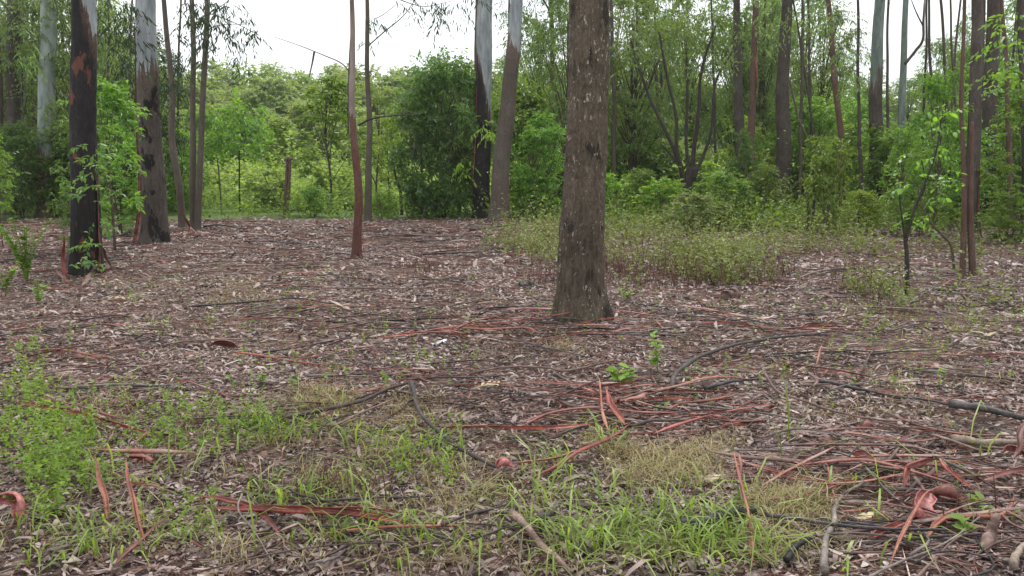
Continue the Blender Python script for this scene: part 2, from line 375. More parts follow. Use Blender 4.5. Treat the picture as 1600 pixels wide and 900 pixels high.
ys = np.concatenate([np.linspace(-12, 1, 14), np.linspace(1.2, 30, 180), np.linspace(31, 120, 60), np.linspace(130, 900, 20)])
u = np.linspace(-1, 1, 200)
X = np.sign(u)[None] * np.abs(u)[None] ** 1.5 * (16 + np.clip(ys, 0, None) * 1.3)[:, None]; Y = np.broadcast_to(ys[:, None], X.shape)
Z = hgt(X, Y); ny, nx = X.shape
b = (np.arange(ny - 1)[:, None] * nx + np.arange(nx - 1)[None]).ravel()[:, None]
gme = make_mesh('forest_floor', np.stack([X, Y, Z], -1).reshape(-1, 3), None, b + [0, 1, nx + 1, nx], ground_mat(), True)
link('forest_floor', gme, kind='structure')

# ------------------------------------------------------------------ leaf litter, twigs
def scatter(ymin, ymax, dens, rg, spread=.78, pad=1.2):
    A = spread * (ymax**2 - ymin**2) + 2 * pad * (ymax - ymin); n = int(A * dens)
    y = np.sqrt(rg.uniform(ymin**2, ymax**2, n)); x = rg.uniform(-1, 1, n) * (spread * y + pad)
    return x, y
def litter_layer():
    mb = MB(); rg = np.random.default_rng(5)
    for (a, b_, dens, lm, wm, fr) in ((1.8, 4.2, 2400, .042, .014, .66), (4.2, 7, 1750, .045, .016, .64), (7, 12, 640, .060, .024, .5), (12, 19, 270, .078, .032, .4), (19, 27, 130, .105, .045, .3)):
        x, y = scatter(a, b_, dens, rg)
        q = lambda f, k: vnoise(np.stack([x * f, y * f, x * 0 + k], -1))
        cover = q(1.1, 20) + .7 * q(3.1, 22) + .55
        keep = (cover > rg.random(len(x)) * .74) & ((y < 23.5) | (rg.random(len(x)) < .5))
        x, y = x[keep], y[keep]; n = len(x)
        az = rg.uniform(0, 2 * math.pi, n); el = rg.normal(0, .20, n)
        D = np.stack([np.cos(az) * np.cos(el), np.sin(az) * np.cos(el), np.sin(el)], -1)
        N = unit(np.array([0, 0, 1.]) + rg.normal(0, .27, (n, 3)))
        frag = rg.random(n) < fr
        L = np.where(frag, lm * .45, lm * 1.15) * rg.lognormal(0, .42, n); W = np.where(frag, L * rg.uniform(.35, .95, n), np.minimum(wm * rg.lognormal(0, .4, n), L * .6))
        P = np.stack([x, y, hgt(x, y) + rg.uniform(.001, .022, n) + np.abs(np.sin(el)) * L * .4], -1) - D * L[:, None] * .5
        k = ~frag
        mb.add(*leaves6(P[k], D[k], N[k], L[k], W[k], rg.normal(.04, .13, k.sum())))
        mb.add(*leaves4(P[frag], D[frag], N[frag], L[frag], W[frag], rg.uniform(-.2, .3)))
    me = mb.mesh('leaf_litter', M['litter'])
    link('leaf_litter', me, kind='stuff', label='dead gum leaves strewn all over the forest floor', category='leaf litter')
litter_layer()
def twig_layer():
    mb = MB(); rg = np.random.default_rng(6)
    for (a, b_, dens, lm, r) in ((1.8, 5, 170, .13, .0018), (5, 10, 70, .20, .003), (10, 18, 22, .32, .0055), (18, 26, 8, .48, .009)):
        x, y = scatter(a, b_, dens, rg); n = len(x)
        az = rg.normal(0, .75, n); L = lm * rg.lognormal(0, .55, n); rr = r * rg.lognormal(0, .35, n)
        z = hgt(x, y) + rg.uniform(.01, .04, n); bend = rg.normal(0, .12, n) * L; el = rg.normal(0, .06, n)
        D = np.stack([np.cos(az), np.sin(az), el], -1); S = np.stack([-np.sin(az), np.cos(az), az * 0], -1)
        Cc = np.stack([x, y, z], -1); P = [Cc - D * L[:, None] / 2, Cc + S * bend[:, None], Cc + D * L[:, None] / 2]
        U = np.array([0, 0, 1.]); V = []
        for i, p in enumerate(P):
            q = rr[:, None] * (1 - .25 * i)
            V += [p + S * q, p - S * q * .5 + U * q * .87, p - S * q * .5 - U * q * .87]
        V = np.stack(V, 1); bb = np.arange(n)[:, None] * 9; Q = []
        for i in range(2):
            for j in range(3):
                k = (j + 1) % 3; Q.append(bb + [i*3+j, i*3+k, i*3+3+k, i*3+3+j])
        mb.add(V.reshape(-1, 3), None, np.concatenate(Q, 0))
    link('twig_litter', mb.mesh('twig_litter', M['twiglit']), kind='stuff', label='thin twigs and bark splinters scattered over the leaf litter', category='twigs')
twig_layer()
SHRED = [(1390, 735, 230, 75, 1300), (1000, 645, 200, 50, 800), (1480, 850, 160, 60, 600), (820, 515, 240, 35, 300), (1150, 520, 200, 50, 220), (1430, 580, 200, 70, 300), (560, 600, 260, 70, 300), (180, 560, 200, 60, 260), (400, 400, 260, 40, 120), (110, 395, 130, 45, 220), (700, 380, 160, 25, 80), (600, 480, 220, 50, 150)]

# ------------------------------------------------------------------ low plants that nobody could count
def px_ellipses(spec, rg):
    "positions on the ground inside ellipses of the photograph: (cx, cy, rx, ry, count)"
    xs = []
    for cx, cy, rx, ry, n in spec:
        a = rg.uniform(0, 2 * math.pi, n); r = np.sqrt(rg.random(n)) * rg.uniform(.75, 1.12, n)
        px = cx + rx * r * np.cos(a); py = np.clip(cy + ry * r * np.sin(a), 292, 1100)
        d = np.stack([(px - 800) / F, cT - (py - 450) / F * sT, -sT - (py - 450) / F * cT], -1)
        t = -CAM_H / d[:, 2]; xs.append(d[:, :2] * t[:, None])
    p = np.concatenate(xs, 0); return np.stack([p[:, 0], p[:, 1], hgt(p[:, 0], p[:, 1])], -1)
def thin(B, sc_, amt, rg, off=0.0):
    k = vnoise(np.stack([B[:, 0] * sc_, B[:, 1] * sc_, B[:, 0] * 0 + 31 + off], -1)) + .5 * vnoise(np.stack([B[:, 0] * sc_ * 3, B[:, 1] * sc_ * 3, B[:, 0] * 0 + 41 + off], -1))
    return B[k * 1.3 + .5 > rg.uniform(0, 1, len(B)) * .5 + amt - .25]
def shreds():
    rg = np.random.default_rng(66); B = px_ellipses(SHRED, rg); n = len(B); far = np.clip(B[:, 1] / 6, .8, 3)
    az = rg.normal(.05, .7, n); L = .16 * rg.lognormal(0, .5, n) * far ** .7; W = .007 * rg.lognormal(0, .4, n) * far; el = rg.normal(0, .07, n)
    D = np.stack([np.cos(az) * np.cos(el), np.sin(az) * np.cos(el), np.sin(el)], -1); N = unit(np.array([0, 0, 1.]) + rg.normal(0, .6, (n, 3)))
    P = B + np.stack([az * 0, az * 0, rg.uniform(.012, .05, n)], -1) - D * L[:, None] / 2
    link('shredded_bark', MB().add(*leaves6(P, D, N, L, W, rg.normal(0, .05, n))).mesh('shredded_bark', M['shred']), kind='stuff', label='fine red and brown shreds of bark tangled over the litter', category='bark shreds')
def weeds(name, spec, label, cat, mat, H, leafL, leafW, per, seed, upright=.6, patchy=None):
    rg = np.random.default_rng(seed); B = px_ellipses(spec, rg)
    if patchy: B = thin(B, patchy[0], patchy[1], rg, seed)
    n = len(B)
    h = H * rg.lognormal(0, .3 if H < .2 else .5, n) * (1 if H < .2 else (.75 + 1.3 * np.clip(vnoise(B * [1.3, 1.3, 0] + [0, 0, 7.7]) + .2, 0, 1))); lean = rg.normal(0, .3, (n, 2)) * h[:, None]
    t = rg.uniform(.15, 1, (n, per)); P = B[:, None] + np.stack([lean[:, :1] * t, lean[:, 1:] * t, h[:, None] * t], -1)
    P = P.reshape(-1, 3); m = len(P); D = rdir(m, rg) * np.array([1, 1, .5]) + np.array([0, 0, upright * .5])
    L = leafL * rg.lognormal(0, .3, m)
    mb = MB().add(*leaves4(P, D, unit(np.array([0, 0, 1.]) + rg.normal(0, .5, (m, 3))), L, L * leafW / leafL))
    link(name, mb.mesh(name, M[mat]), kind='stuff', label=label, category=cat)
def grass(name, spec, label, mat, H, W, per, seed, bend=(.3, 1.0), spread=.3):
    rg = np.random.default_rng(seed); B = thin(px_ellipses(spec, rg), 2.2, .38, rg, seed); n = len(B)
    P = np.repeat(B, per, 0) + np.concatenate([rg.normal(0, H * spread, (n * per, 2)), np.zeros((n * per, 1)) - .005], 1); m = len(P)
    a = rg.uniform(0, 2 * math.pi, m); D = np.stack([np.cos(a), np.sin(a), a * 0], -1)
    mb = MB().add(*blades(P, D, H * rg.lognormal(0, .35, m), W * rg.lognormal(0, .25, m), rg.uniform(*bend, m), 3))
    link(name, mb.mesh(name, M[mat], False), kind='stuff', label=label, category='grass')
grass('green_grass', [(1000, 865, 190, 60, 56), (1040, 810, 180, 70, 14), (850, 780, 90, 90, 14), (1130, 870, 90, 50, 26), (480, 720, 130, 80, 34), (640, 700, 90, 50, 40), (540, 800, 130, 80, 28), (330, 760, 300, 120, 30), (700, 780, 600, 110, 34), (1300, 840, 260, 70, 26),
      (440, 700, 60, 40, 12), (250, 860, 170, 50, 16), (90, 860, 90, 50, 14), (700, 840, 70, 50, 7), (920, 700, 60, 40, 10), (880, 870, 90, 40, 18), (1230, 690, 30, 30, 5), (1440, 730, 120, 60, 6)],
      'fresh green grass blades arching over the litter in the foreground', 'grass', .19, .0095, 5, 21, (.45, 1.35))
grass('short_olive_grass', [(1040, 730, 120, 35, 120), (1230, 780, 70, 35, 60), (950, 700, 50, 25, 40), (500, 625, 50, 22, 60), (650, 640, 40, 30, 20), (1130, 700, 80, 20, 50), (20, 820, 60, 50, 25), (520, 760, 120, 60, 50), (380, 460, 80, 25, 60), (1240, 850, 60, 50, 20), (700, 770, 80, 40, 25), (150, 740, 90, 60, 30), (860, 560, 120, 20, 25), (700, 800, 750, 120, 150), (400, 650, 350, 60, 90), (800, 520, 700, 70, 130), (1450, 500, 160, 40, 60), (300, 450, 200, 30, 50), (1380, 600, 200, 60, 50)],
      'short olive and straw coloured grass tufts', 'drygrass', .11, .0035, 16, 22, (.4, 1.2), .5)
weeds('low_green_weeds', [(45, 690, 115, 75, 430), (190, 690, 190, 95, 330), (30, 620, 50, 40, 140), (400, 560, 420, 70, 220), (900, 480, 700, 60, 210), (1300, 560, 330, 90, 150), (1450, 490, 180, 40, 160), (300, 440, 280, 40, 160), (330, 690, 100, 60, 190), (290, 790, 110, 60, 260), (120, 780, 100, 50, 150), (45, 570, 30, 25, 60), (440, 660, 70, 35, 110), (640, 730, 90, 50, 60), (250, 730, 80, 40, 180)],
      'bright small-leaved green weeds spreading over the left foreground', 'weeds', 'weed', .15, .022, .013, 10, 23, patchy=(3.2, .46))
weeds('pale_undergrowth', [(1000, 395, 230, 34, 1700), (850, 385, 90, 34, 600), (1130, 420, 110, 28, 900), (1010, 360, 250, 22, 1200), (1280, 385, 110, 26, 420), (1370, 450, 60, 18, 120), (1490, 480, 110, 30, 200), (1450, 395, 180, 20, 420), (980, 465, 30, 9, 60)],
      'pale green small-leaved undergrowth around and behind the thick trunk', 'undergrowth', 'cover', .40, .050, .03, 11, 24, patchy=(1.3, .56))
weeds('distant_undergrowth', [(1250, 350, 420, 18, 2200), (560, 340, 260, 6, 350), (130, 330, 170, 10, 900), (830, 335, 100, 12, 500)],
      'ankle-high green undergrowth along the far edge of the litter', 'undergrowth', 'bush_mid', .5, .09, .055, 12, 25)
weeds('clearing_weeds', [(510, 318, 220, 12, 3600), (510, 304, 300, 9, 6500), (900, 310, 300, 10, 2500), (1200, 300, 400, 8, 2500)],
      'bright green tangle of weeds filling the clearing beyond the trees', 'weeds', 'vine', .9, .15, .085, 12, 26)
grass('clearing_grass', [(480, 322, 240, 8, 500), (600, 312, 200, 12, 500)], 'tall bright grass at the edge of the clearing', 'vine', .6, .02, 9, 27, (.2, .7))
shreds()
def drystems():
    rg = np.random.default_rng(28)
    B = px_ellipses([(860, 440, 40, 14, 70), (1040, 435, 130, 18, 330), (1190, 430, 60, 20, 80), (1000, 385, 200, 30, 160), (660, 430, 30, 10, 18), (930, 430, 40, 14, 20), (1320, 440, 60, 20, 30), (870, 395, 80, 25, 30), (1360, 470, 40, 12, 20), (1530, 820, 60, 40, 10), (540, 770, 90, 30, 25)], rg)
    mb = MB()
    for p in B:
        h = rg.uniform(.12, .42) * (1 if p[1] > 6 else .5); l = rg.normal(0, .25, 2) * h
        P = catmull([p, p + [l[0] * .4, l[1] * .4, h * .55], p + [l[0], l[1], h]], 4); r = .0035 * max(1, p[1] / 9)
        mb.add(*tube(P, [r, r, r * .8, r * .5], 3, cap=False))
        for _ in range(3):
            t = rg.uniform(.35, .9); q = p + np.array([l[0] * t, l[1] * t, h * t]); e = q + np.array([rg.normal(0, .3), rg.normal(0, .3), rg.uniform(.1, .5)]) * h * .5
            mb.add(*tube(np.array([q, e]), [r * .7, r * .4], 3, cap=False))
    link('dry_weed_stems', mb.mesh('dry_weed_stems', M['drystem']), kind='stuff', label='thin reddish dry weed stems standing in the undergrowth', category='dry weeds')
drystems()

# ------------------------------------------------------------------ bark strips and sticks read off the photograph
def strip(name, cat, label, mat, w, pts, arc=3.4, seed=1, lift=.012):
    "pts: pixels with an optional height above the ground; w: radius in metres"
    P = []
    for p in pts:
        z = p[2] if len(p) > 2 else lift
        g = ground(p[0], p[1], z); g[2] = z + float(hgt(g[0], g[1])) * .8; P.append(g)
    P = np.array(P); P[:, 2] += .032 if P[:, 2].max() < .3 else 0; w *= 1.3 if cat == 'bark' else 1.25; o = P[0].copy(); n = max(6, len(P) * 5); Q = catmull(P - o, n)
    rg = np.random.default_rng(seed); tq = np.linspace(0, 1, n)[:, None]; Q += (np.sin(tq * rg.uniform(5, 11, 3) + rg.uniform(0, 6, 3)) * w * .35 + rg.normal(0, w * (.05 if cat == 'bark' else .12), Q.shape)) * np.array([1, 1, .5])
    if cat == 'bark':
        me = make_mesh(name, *gutter(Q, w, arc, 7, twist=rg.normal(0, 1.2), seed=seed), M[mat], True)
    else:
        t = np.linspace(0, 1, n); V, T, Qd = tube(Q, w * (1.05 - .5 * t) * (1 + rg.normal(0, .08, n)), 7, .12, seed)
        me = make_mesh(name, V, T, Qd, M[mat], True)
    return link(name, me, None, tuple(o), label=label, category='bark strip' if cat == 'bark' else 'stick')
H_ = [
 # left foreground
 ('bark','stout red bark quill lying across the left foreground grass','vividbark',.018,[(308,797,.05),(420,798,.05),(540,805,.05),(632,822,.02)]),
 ('bark','dark red bark splinter forking off the stout red quill','redbark',.013,[(300,780,.06),(345,783,.06),(400,797,.04),(440,850,.01)]),
 ('bark','long brown-red bark strip among green weeds at left edge','vividbark',.013,[(12,632,.06),(110,648,.06),(180,665,.05),(262,690,.03)]),
 ('bark','second brown bark strip just above the long one at left edge','redbark',.008,[(40,626,.05),(120,640,.04),(200,660,.03)]),
 ('bark','upright orange bark strip standing in the left foreground weeds','orangebark',.010,[(146,718,.16),(158,765,.11),(172,822,.01)]),
 ('bark','slender orange strip right of the upright one, leaning over litter','orangebark',.008,[(197,726,.14),(208,790,.07),(229,858,.01)]),
 ('bark','diagonal red bark strip at the bottom left corner','orangebark',.010,[(180,893,.01),(222,850,.04),(284,796,.10)]),
 ('bark','flat dark red bark sheet above the upright orange strips','redbark',.014,[(136,706,.06),(180,710,.06),(240,714,.05),(318,717,.03)]),
 ('bark','short rolled bark piece ending in a brown curl among weeds','redbark',.013,[(195,722,.04),(222,722,.04),(240,727,.04)]),
 ('bark','thin bark strip running into weeds above the stout quill','redbark',.008,[(200,763,.05),(240,766,.05),(276,777,.02)]),
 ('bark','bright thin bark strip crossing the weeds at lower left','orangebark',.006,[(205,706,.05),(222,688,.06),(236,678,.07)]),
 ('bark','tiny red bark splinter near the bottom left edge','redbark',.008,[(304,852,.03),(318,863,.02),(330,874,.01)]),
 ('stick','thin grey curved twig behind the red quill tip','greystick',.004,[(378,775,.08),(372,800,.06),(400,840,.03),(428,890,.01)]),
 # left middle
 ('bark','red bark tail trailing from the wide red piece','vividbark',.010,[(366,552,.03),(410,558,.03),(460,566,.02),(508,573,.02)]),
 ('bark','short red strip at the far left edge of the litter','redbark',.014,[(16,523,.03),(52,517,.03)]),
 ('bark','muted red strip left of the wide red piece','redbark',.012,[(58,560,.02),(100,556,.03),(160,568,.02)]),
 ('bark','low red strip below the muted one','redbark',.010,[(112,582,.02),(170,578,.02),(200,572,.02)]),
 ('stick','dark stick lying across the left middle ground','darkstick',.010,[(300,480,.02),(400,474,.02),(460,470,.03),(515,477,.01)]),
 ('stick','thin dark branch left of the white scrap','darkstick',.007,[(410,552,.02),(470,543,.02),(540,530,.03),(560,528,.02)]),
 ('bark','brown-red strip rising toward the right from the dark branch','redbark',.007,[(500,545,.02),(540,532,.03),(575,524,.03)]),
 ('stick','black charred stick in the middle ground left of the thick trunk','darkstick',.012,[(590,505,.02),(650,504,.03),(700,502,.02)]),
 ('stick','long brown stick rising from left to the dry fork','brownstick',.013,[(440,658,.02),(500,645,.03),(560,632,.03),(600,615,.05),(638,603,.05)]),
 ('stick','thin stick parallel below the long brown one','brownstick',.006,[(520,668,.02),(560,650,.02),(620,625,.03)]),
 ('stick','dark thin stick running along the left middle litter','darkstick',.006,[(285,658,.02),(350,660,.02),(440,655,.02)]),
 ('bark','thin red strip at the middle of the picture left of centre','redbark',.007,[(455,672,.02),(520,668,.03),(580,671,.03),(620,672,.02)]),
 ('stick','bent brown branch with a pale forked head at left of centre','greystick',.014,[(642,600,.10),(648,625,.06),(662,655,.04),(700,690,.03),(740,715,.03),(776,733,.03)]),
 # centre
 ('bark','long red bark strip pointing at the foot of the thick trunk','vividbark',.011,[(590,533,.03),(660,526,.03),(720,520,.05),(800,512,.06),(860,500,.08),(912,488,.12)]),
 ('bark','second red strip crossing the long one left of the thick trunk','vividbark',.012,[(640,528,.04),(700,520,.05),(760,524,.04),(820,522,.04),(842,530,.02)]),
 ('bark','thin bark strip lying left of the trunk foot','redbark',.006,[(690,505,.02),(750,515,.03),(800,525,.03)]),
 ('stick','crooked brown stick with a fork left of the trunk foot','brownstick',.010,[(768,514,.02),(800,518,.03),(825,530,.02)]),
 ('stick','long dark curved stick below the thick trunk','brownstick',.009,[(735,590,.02),(790,580,.03),(850,580,.03),(885,585,.03),(940,575,.02),(965,571,.02)]),
 ('stick','grey stick sloping toward the dark curved stick','greystick',.007,[(798,540,.02),(830,548,.03),(880,558,.03),(930,570,.02)]),
 ('stick','pale grey straight stick right below the thick trunk','greystick',.010,[(960,528,.03),(1010,529,.03),(1075,530,.03)]),
 ('stick','thin dark stick in front of the pale grey straight one','darkstick',.007,[(900,533,.02),(960,531,.02),(1000,533,.02)]),
 ('bark','grey-pink strip leading right from the foot of the thick trunk','pinkbark',.011,[(950,488,.05),(990,492,.05),(1042,497,.03)]),
 ('bark','pale red strip further right of the trunk foot','vividbark',.010,[(1060,507,.03),(1110,509,.04),(1160,512,.03),(1210,518,.02)]),
 ('bark','rosy strip crossing toward the grey branch','redbark',.009,[(1130,505,.03),(1190,516,.03),(1245,524,.02),(1300,530,.02)]),
 ('stick','grey curved branch like a bow at right of centre','greystick',.015,[(1050,612,.03),(1058,590,.06),(1085,568,.07),(1130,550,.07),(1190,540,.05),(1245,532,.03),(1300,528,.02)]),
 ('bark','red strip reaching right beneath the grey bow branch','orangebark',.012,[(1010,617,.03),(1060,607,.05),(1100,598,.05),(1140,595,.04),(1172,598,.03)]),
 ('bark','steep orange bark strip in the centre pile, thinner of the crossed pair','orangebark',.009,[(936,598,.12),(942,640,.06),(950,676,.02)]),
 ('bark','steep red bark slab in the centre pile, wider of the crossed pair','vividbark',.016,[(945,610,.10),(960,640,.07),(978,664,.04)]),
 ('bark','long red strip sloping down from the centre pile to the grass','vividbark',.012,[(984,660,.06),(950,685,.05),(900,710,.05),(860,735,.03),(815,762,.02)]),
 ('bark','thin red strip beside the long sloping one','redbark',.008,[(905,706,.05),(870,718,.04),(812,728,.03)]),
 ('bark','straight red strip along the front of the centre pile','vividbark',.013,[(690,670,.03),(760,671,.04),(850,669,.05),(930,663,.06)]),
 ('bark','curved red strip over the centre pile','vividbark',.010,[(810,672,.03),(860,648,.05),(930,638,.05),(1000,645,.05),(1060,648,.03)]),
 ('bark','dark red strip behind the crossed pair of strips','redbark',.012,[(920,612,.05),(960,608,.06),(1005,600,.03)]),
 ('bark','broad brown roll of bark in the centre pile','redbark',.017,[(975,632,.06),(995,625,.06),(1012,618,.05)]),
 ('bark','long pinkish strip leaving the centre pile to the right','vividbark',.011,[(1020,680,.03),(1060,665,.05),(1110,650,.05),(1170,640,.03),(1230,632,.02)]),
 ('bark','second pinkish strip leaving the centre pile to the right','redbark',.009,[(1040,650,.04),(1100,655,.04),(1160,662,.03),(1210,660,.02)]),
 ('bark','thin red strip low between the centre pile and the olive grass','redbark',.007,[(960,680,.03),(1020,676,.03),(1090,668,.03)]),
 ('stick','grey-brown stick inside the centre pile','greystick',.010,[(985,665,.03),(1030,658,.05),(1085,660,.02)]),
 ('bark','bright red strip between the white scrap and dry fern leaf','vividbark',.007,[(550,585,.02),(610,582,.03),(680,587,.02),(706,592,.02)]),
 ('bark','short bright strip rising by the dry fern leaf','redbark',.007,[(710,600,.02),(760,588,.03),(800,580,.03)]),
 # right middle
 ('stick','thick dark grey log piece at the right edge of the middle ground','darkstick',.022,[(1488,634,.03),(1530,641,.04),(1570,650,.04),(1625,660,.03)]),
 ('stick','dark straight stick on the right litter','darkstick',.014,[(1278,600,.03),(1320,606,.03),(1372,617,.02)]),
 ('stick','forked brown branch winding across the right middle ground','brownstick',.008,[(1196,590,.04),(1215,615,.04),(1250,628,.04),(1300,645,.03),(1350,655,.03),(1400,660,.02)]),
 ('bark','dark pointed bark strip left of the thick grey log piece','brownstick',.011,[(1430,624,.03),(1460,630,.03),(1492,637,.02)]),
 ('bark','thin red strip far right on the litter','redbark',.010,[(1460,558,.02),(1520,558,.03),(1588,553,.02)]),
 ('bark','orange strip above the red far right strip','orangebark',.008,[(1275,578,.06),(1279,560,.10),(1283,548,.12)]),
 ('stick','dark twig running left to right behind the forked branch','darkstick',.006,[(1390,520,.02),(1450,506,.03),(1520,512,.02)]),
 ('stick','long brown stick on the litter before the sapling at right','brownstick',.014,[(1248,436,.03),(1280,424,.05),(1340,418,.04),(1380,416,.03)]),
 ('stick','charcoal stick among litter right of the thick trunk','darkstick',.012,[(1100,612,.02),(1150,600,.02),(1190,597,.03)]),
 # right foreground pile
 ('bark','tall orange strip standing up from the litter near bottom right of centre','orangebark',.009,[(1148,714,.17),(1155,760,.12),(1163,800,.08),(1172,845,.04),(1177,895,.01)]),
 ('bark','shorter orange strip leaning on the tall one','orangebark',.007,[(1156,716,.16),(1158,750,.11),(1160,790,.05)]),
 ('stick','black wet branch lying along the bottom right','darkstick',.008,[(1195,816,.03),(1250,824,.04),(1320,834,.05),(1400,842,.06),(1480,846,.06)]),
 ('stick','second black twig beside the wet branch','darkstick',.005,[(1310,828,.05),(1370,836,.04),(1420,850,.02),(1560,872,.02)]),
 ('stick','grey rounded stick pointing at the viewer in the bottom right','greystick',.013,[(1284,905,.02),(1290,870,.03),(1298,830,.03),(1308,790,.03)]),
 ('stick','short grey stick left of the rounded one','darkstick',.012,[(1225,888,.02),(1245,865,.03),(1275,848,.03)]),
 ('stick','dark grey log half hidden behind the green grass','darkstick',.022,[(1062,830,.03),(1100,822,.04),(1150,812,.04),(1180,808,.02)]),
 ('stick','grey broken stick left of the green grass','greystick',.015,[(845,822,.03),(862,805,.04),(880,790,.04)]),
 ('stick','brown root-like stick running to the bottom edge','brownstick',.015,[(800,810,.02),(835,845,.03),(862,875,.03),(890,905,.02)]),
 ('bark','angled brown-red bark arch, left leg, in the right pile','vividbark',.013,[(1408,775,.04),(1418,745,.10),(1424,735,.12),(1466,724,.14)]),
 ('bark','angled brown-red bark arch, right leg, in the right pile','vividbark',.011,[(1466,724,.14),(1485,745,.10),(1518,774,.04)]),
 ('bark','red quill pointing off the right edge of the picture','vividbark',.015,[(1518,757,.05),(1560,750,.06),(1612,735,.08)]),
 ('bark','bent orange thin strip before the pink curl of bark','orangebark',.007,[(1388,905,.02),(1410,850,.06),(1430,805,.12),(1448,780,.14),(1475,768,.14)]),
 ('bark','long dull red strip crossing the top of the right pile','redbark',.009,[(1210,703,.03),(1290,700,.04),(1360,700,.05),(1420,703,.04)]),
 ('bark','second dull red strip crossing the right pile','redbark',.010,[(1230,735,.04),(1300,727,.06),(1360,728,.06),(1430,745,.05),(1500,768,.03)]),
 ('bark','dark strip bridging the gap in the right pile','brownstick',.010,[(1260,733,.05),(1320,722,.07),(1370,735,.06),(1420,742,.04)]),
 ('bark','thin red strip below the bridging strip','redbark',.006,[(1270,764,.03),(1340,760,.05),(1400,750,.06),(1415,748,.05)]),
 ('bark','rusty roll of bark low in the right pile','vividbark',.012,[(1355,855,.02),(1395,835,.04),(1440,817,.06)]),
 ('bark','second rusty roll right under the pink curl','redbark',.012,[(1470,822,.05),(1500,828,.04),(1535,828,.02)]),
 ('bark','strip of red bark at the far right of the right pile','redbark',.010,[(1552,798,.04),(1580,820,.04),(1612,838,.02)]),
 ('bark','second strip of red bark at the far right of the pile','redbark',.008,[(1556,815,.04),(1585,836,.03),(1610,850,.02)]),
 ('bark','tall orange-brown bark piece at the right edge, upright','orangebark',.013,[(1602,655,.22),(1594,690,.14),(1586,722,.06)]),
 ('stick','pale broken wood piece at the bottom right corner','palewood',.013,[(1582,905,.02),(1592,878,.04),(1606,855,.05)]),
 ('stick','weathered pale pole at the right edge above the pile','palewood',.020,[(1485,690,.03),(1540,693,.03),(1620,697,.03)]),
 ('stick','short brown stump-like stick at bottom right','brownstick',.021,[(1536,878,.0),(1548,845,.06),(1558,822,.12)]),
 ('bark','dull brown strip running up right from the tall orange strip','brownstick',.009,[(1180,690,.03),(1240,676,.04),(1300,682,.04),(1370,690,.03)]),
 ('bark','red strip at the top edge of the right pile','redbark',.010,[(1290,672,.03),(1340,680,.04),(1400,692,.05),(1470,688,.03)]),
 ('bark','straight pinkish strip at right behind the pale pole','redbark',.008,[(1400,655,.02),(1450,672,.04),(1520,682,.04),(1600,684,.03)]),
 ('stick','thin straight twig across the right pile','greystick',.006,[(1350,735,.04),(1385,775,.04),(1430,815,.02)]),
 ('stick','second thin straight twig across the right pile','greystick',.006,[(1470,722,.05),(1520,750,.05),(1560,775,.02)]),
 # leaning strips on the left trees
 ('bark','orange bark strip leaning from the charred trunk to the litter','vividbark',.020,[(134,306,1.15),(118,350,.6),(106,400,.1)]),
 ('bark','red bark strip upright beside the charred trunk at left','vividbark',.022,[(98,360,.75),(100,400,.35),(101,437,.0)]),
 ('bark','red bark strip sloping on the litter below the charred trunk','redbark',.020,[(88,424,.1),(98,436,.1),(110,447,.02)]),
 ('bark','dark bark strip sloping down right of the charred trunk','brownstick',.018,[(160,385,.5),(168,405,.25),(176,418,.02)]),
 ('bark','grey-brown bark strip propped before the charred trunk','brownstick',.022,[(128,450,.02),(142,430,.12),(155,414,.28)]),
 ('bark','forked red strip leaning on the left of the double stem','redbark',.022,[(283,320,1.0),(292,345,.4),(310,368,.02)]),
 ('bark','second strip crossing beneath the forked one','orangebark',.016,[(287,330,.6),(296,352,.2),(302,366,.02)]),
 ('stick','dark thin branch right of the double stem at left','darkstick',.018,[(318,354,.05),(345,352,.1),(385,360,.04)]),
 ('stick','pale stick on the litter between charred trunk and pale gum','greystick',.020,[(160,374,.04),(190,368,.08),(218,356,.05)]),
 ('stick','brown bark slab below the twin trunks at centre','brownstick',.035,[(735,362,.05),(765,358,.08),(800,352,.05)]),
 ('stick','long thin stick on the litter behind the single red sapling','brownstick',.016,[(620,366,.05),(690,370,.05),(780,368,.04)]),
 ('stick','dark stick on litter right of the red sapling foot','darkstick',.014,[(660,398,.03),(700,396,.04),(760,394,.03)]),
 ('stick','thin stick on litter left of the red sapling foot','darkstick',.014,[(510,400,.03),(530,396,.04),(560,401,.03)]),
 ('stick','pale stick on the litter far left of centre','greystick',.014,[(420,378,.03),(450,380,.05),(490,383,.03)]),
]
for i, (cat, lab, mt, w, pts) in enumerate(H_):
    strip('bark_strip' if cat == 'bark' else 'stick', cat, lab, mt, w, pts, seed=100 + i)

# ---- many smaller strips and sticks: a few shapes, each copy an object of its own
def proto_strips():
    out = []
    for i in range(12):
        rg = np.random.default_rng(300 + i)
        P = catmull([(-.5, 0, .02), (-.2, rg.normal(0, .05), .03), (.15, rg.normal(0, .06), .035), (.5, rg.normal(0, .05), .012)], 10)
        P += rg.normal(0, .0012, P.shape)
        if i < 8: out.append(('bark', lambda m, P=P, i=i, rg=rg: make_mesh('bark_strip', *gutter(P, rg.uniform(.009, .019), rg.uniform(1.6, 4.4), 6, rg.normal(0, 1.5), seed=i, th=.003), M[m], True)))
        else: out.append(('stick', lambda m, P=P, i=i, rg=rg: make_mesh('stick', *tube(P, rg.uniform(.005, .010) * np.linspace(1.1, .5, 10), 6, .15, i), M[m], True)))
    return out
pr = proto_strips(); bm_ = {}
def pmesh(i, m):
    if (i, m) not in bm_: bm_[(i, m)] = pr[i][1](m)
    return bm_[(i, m)]
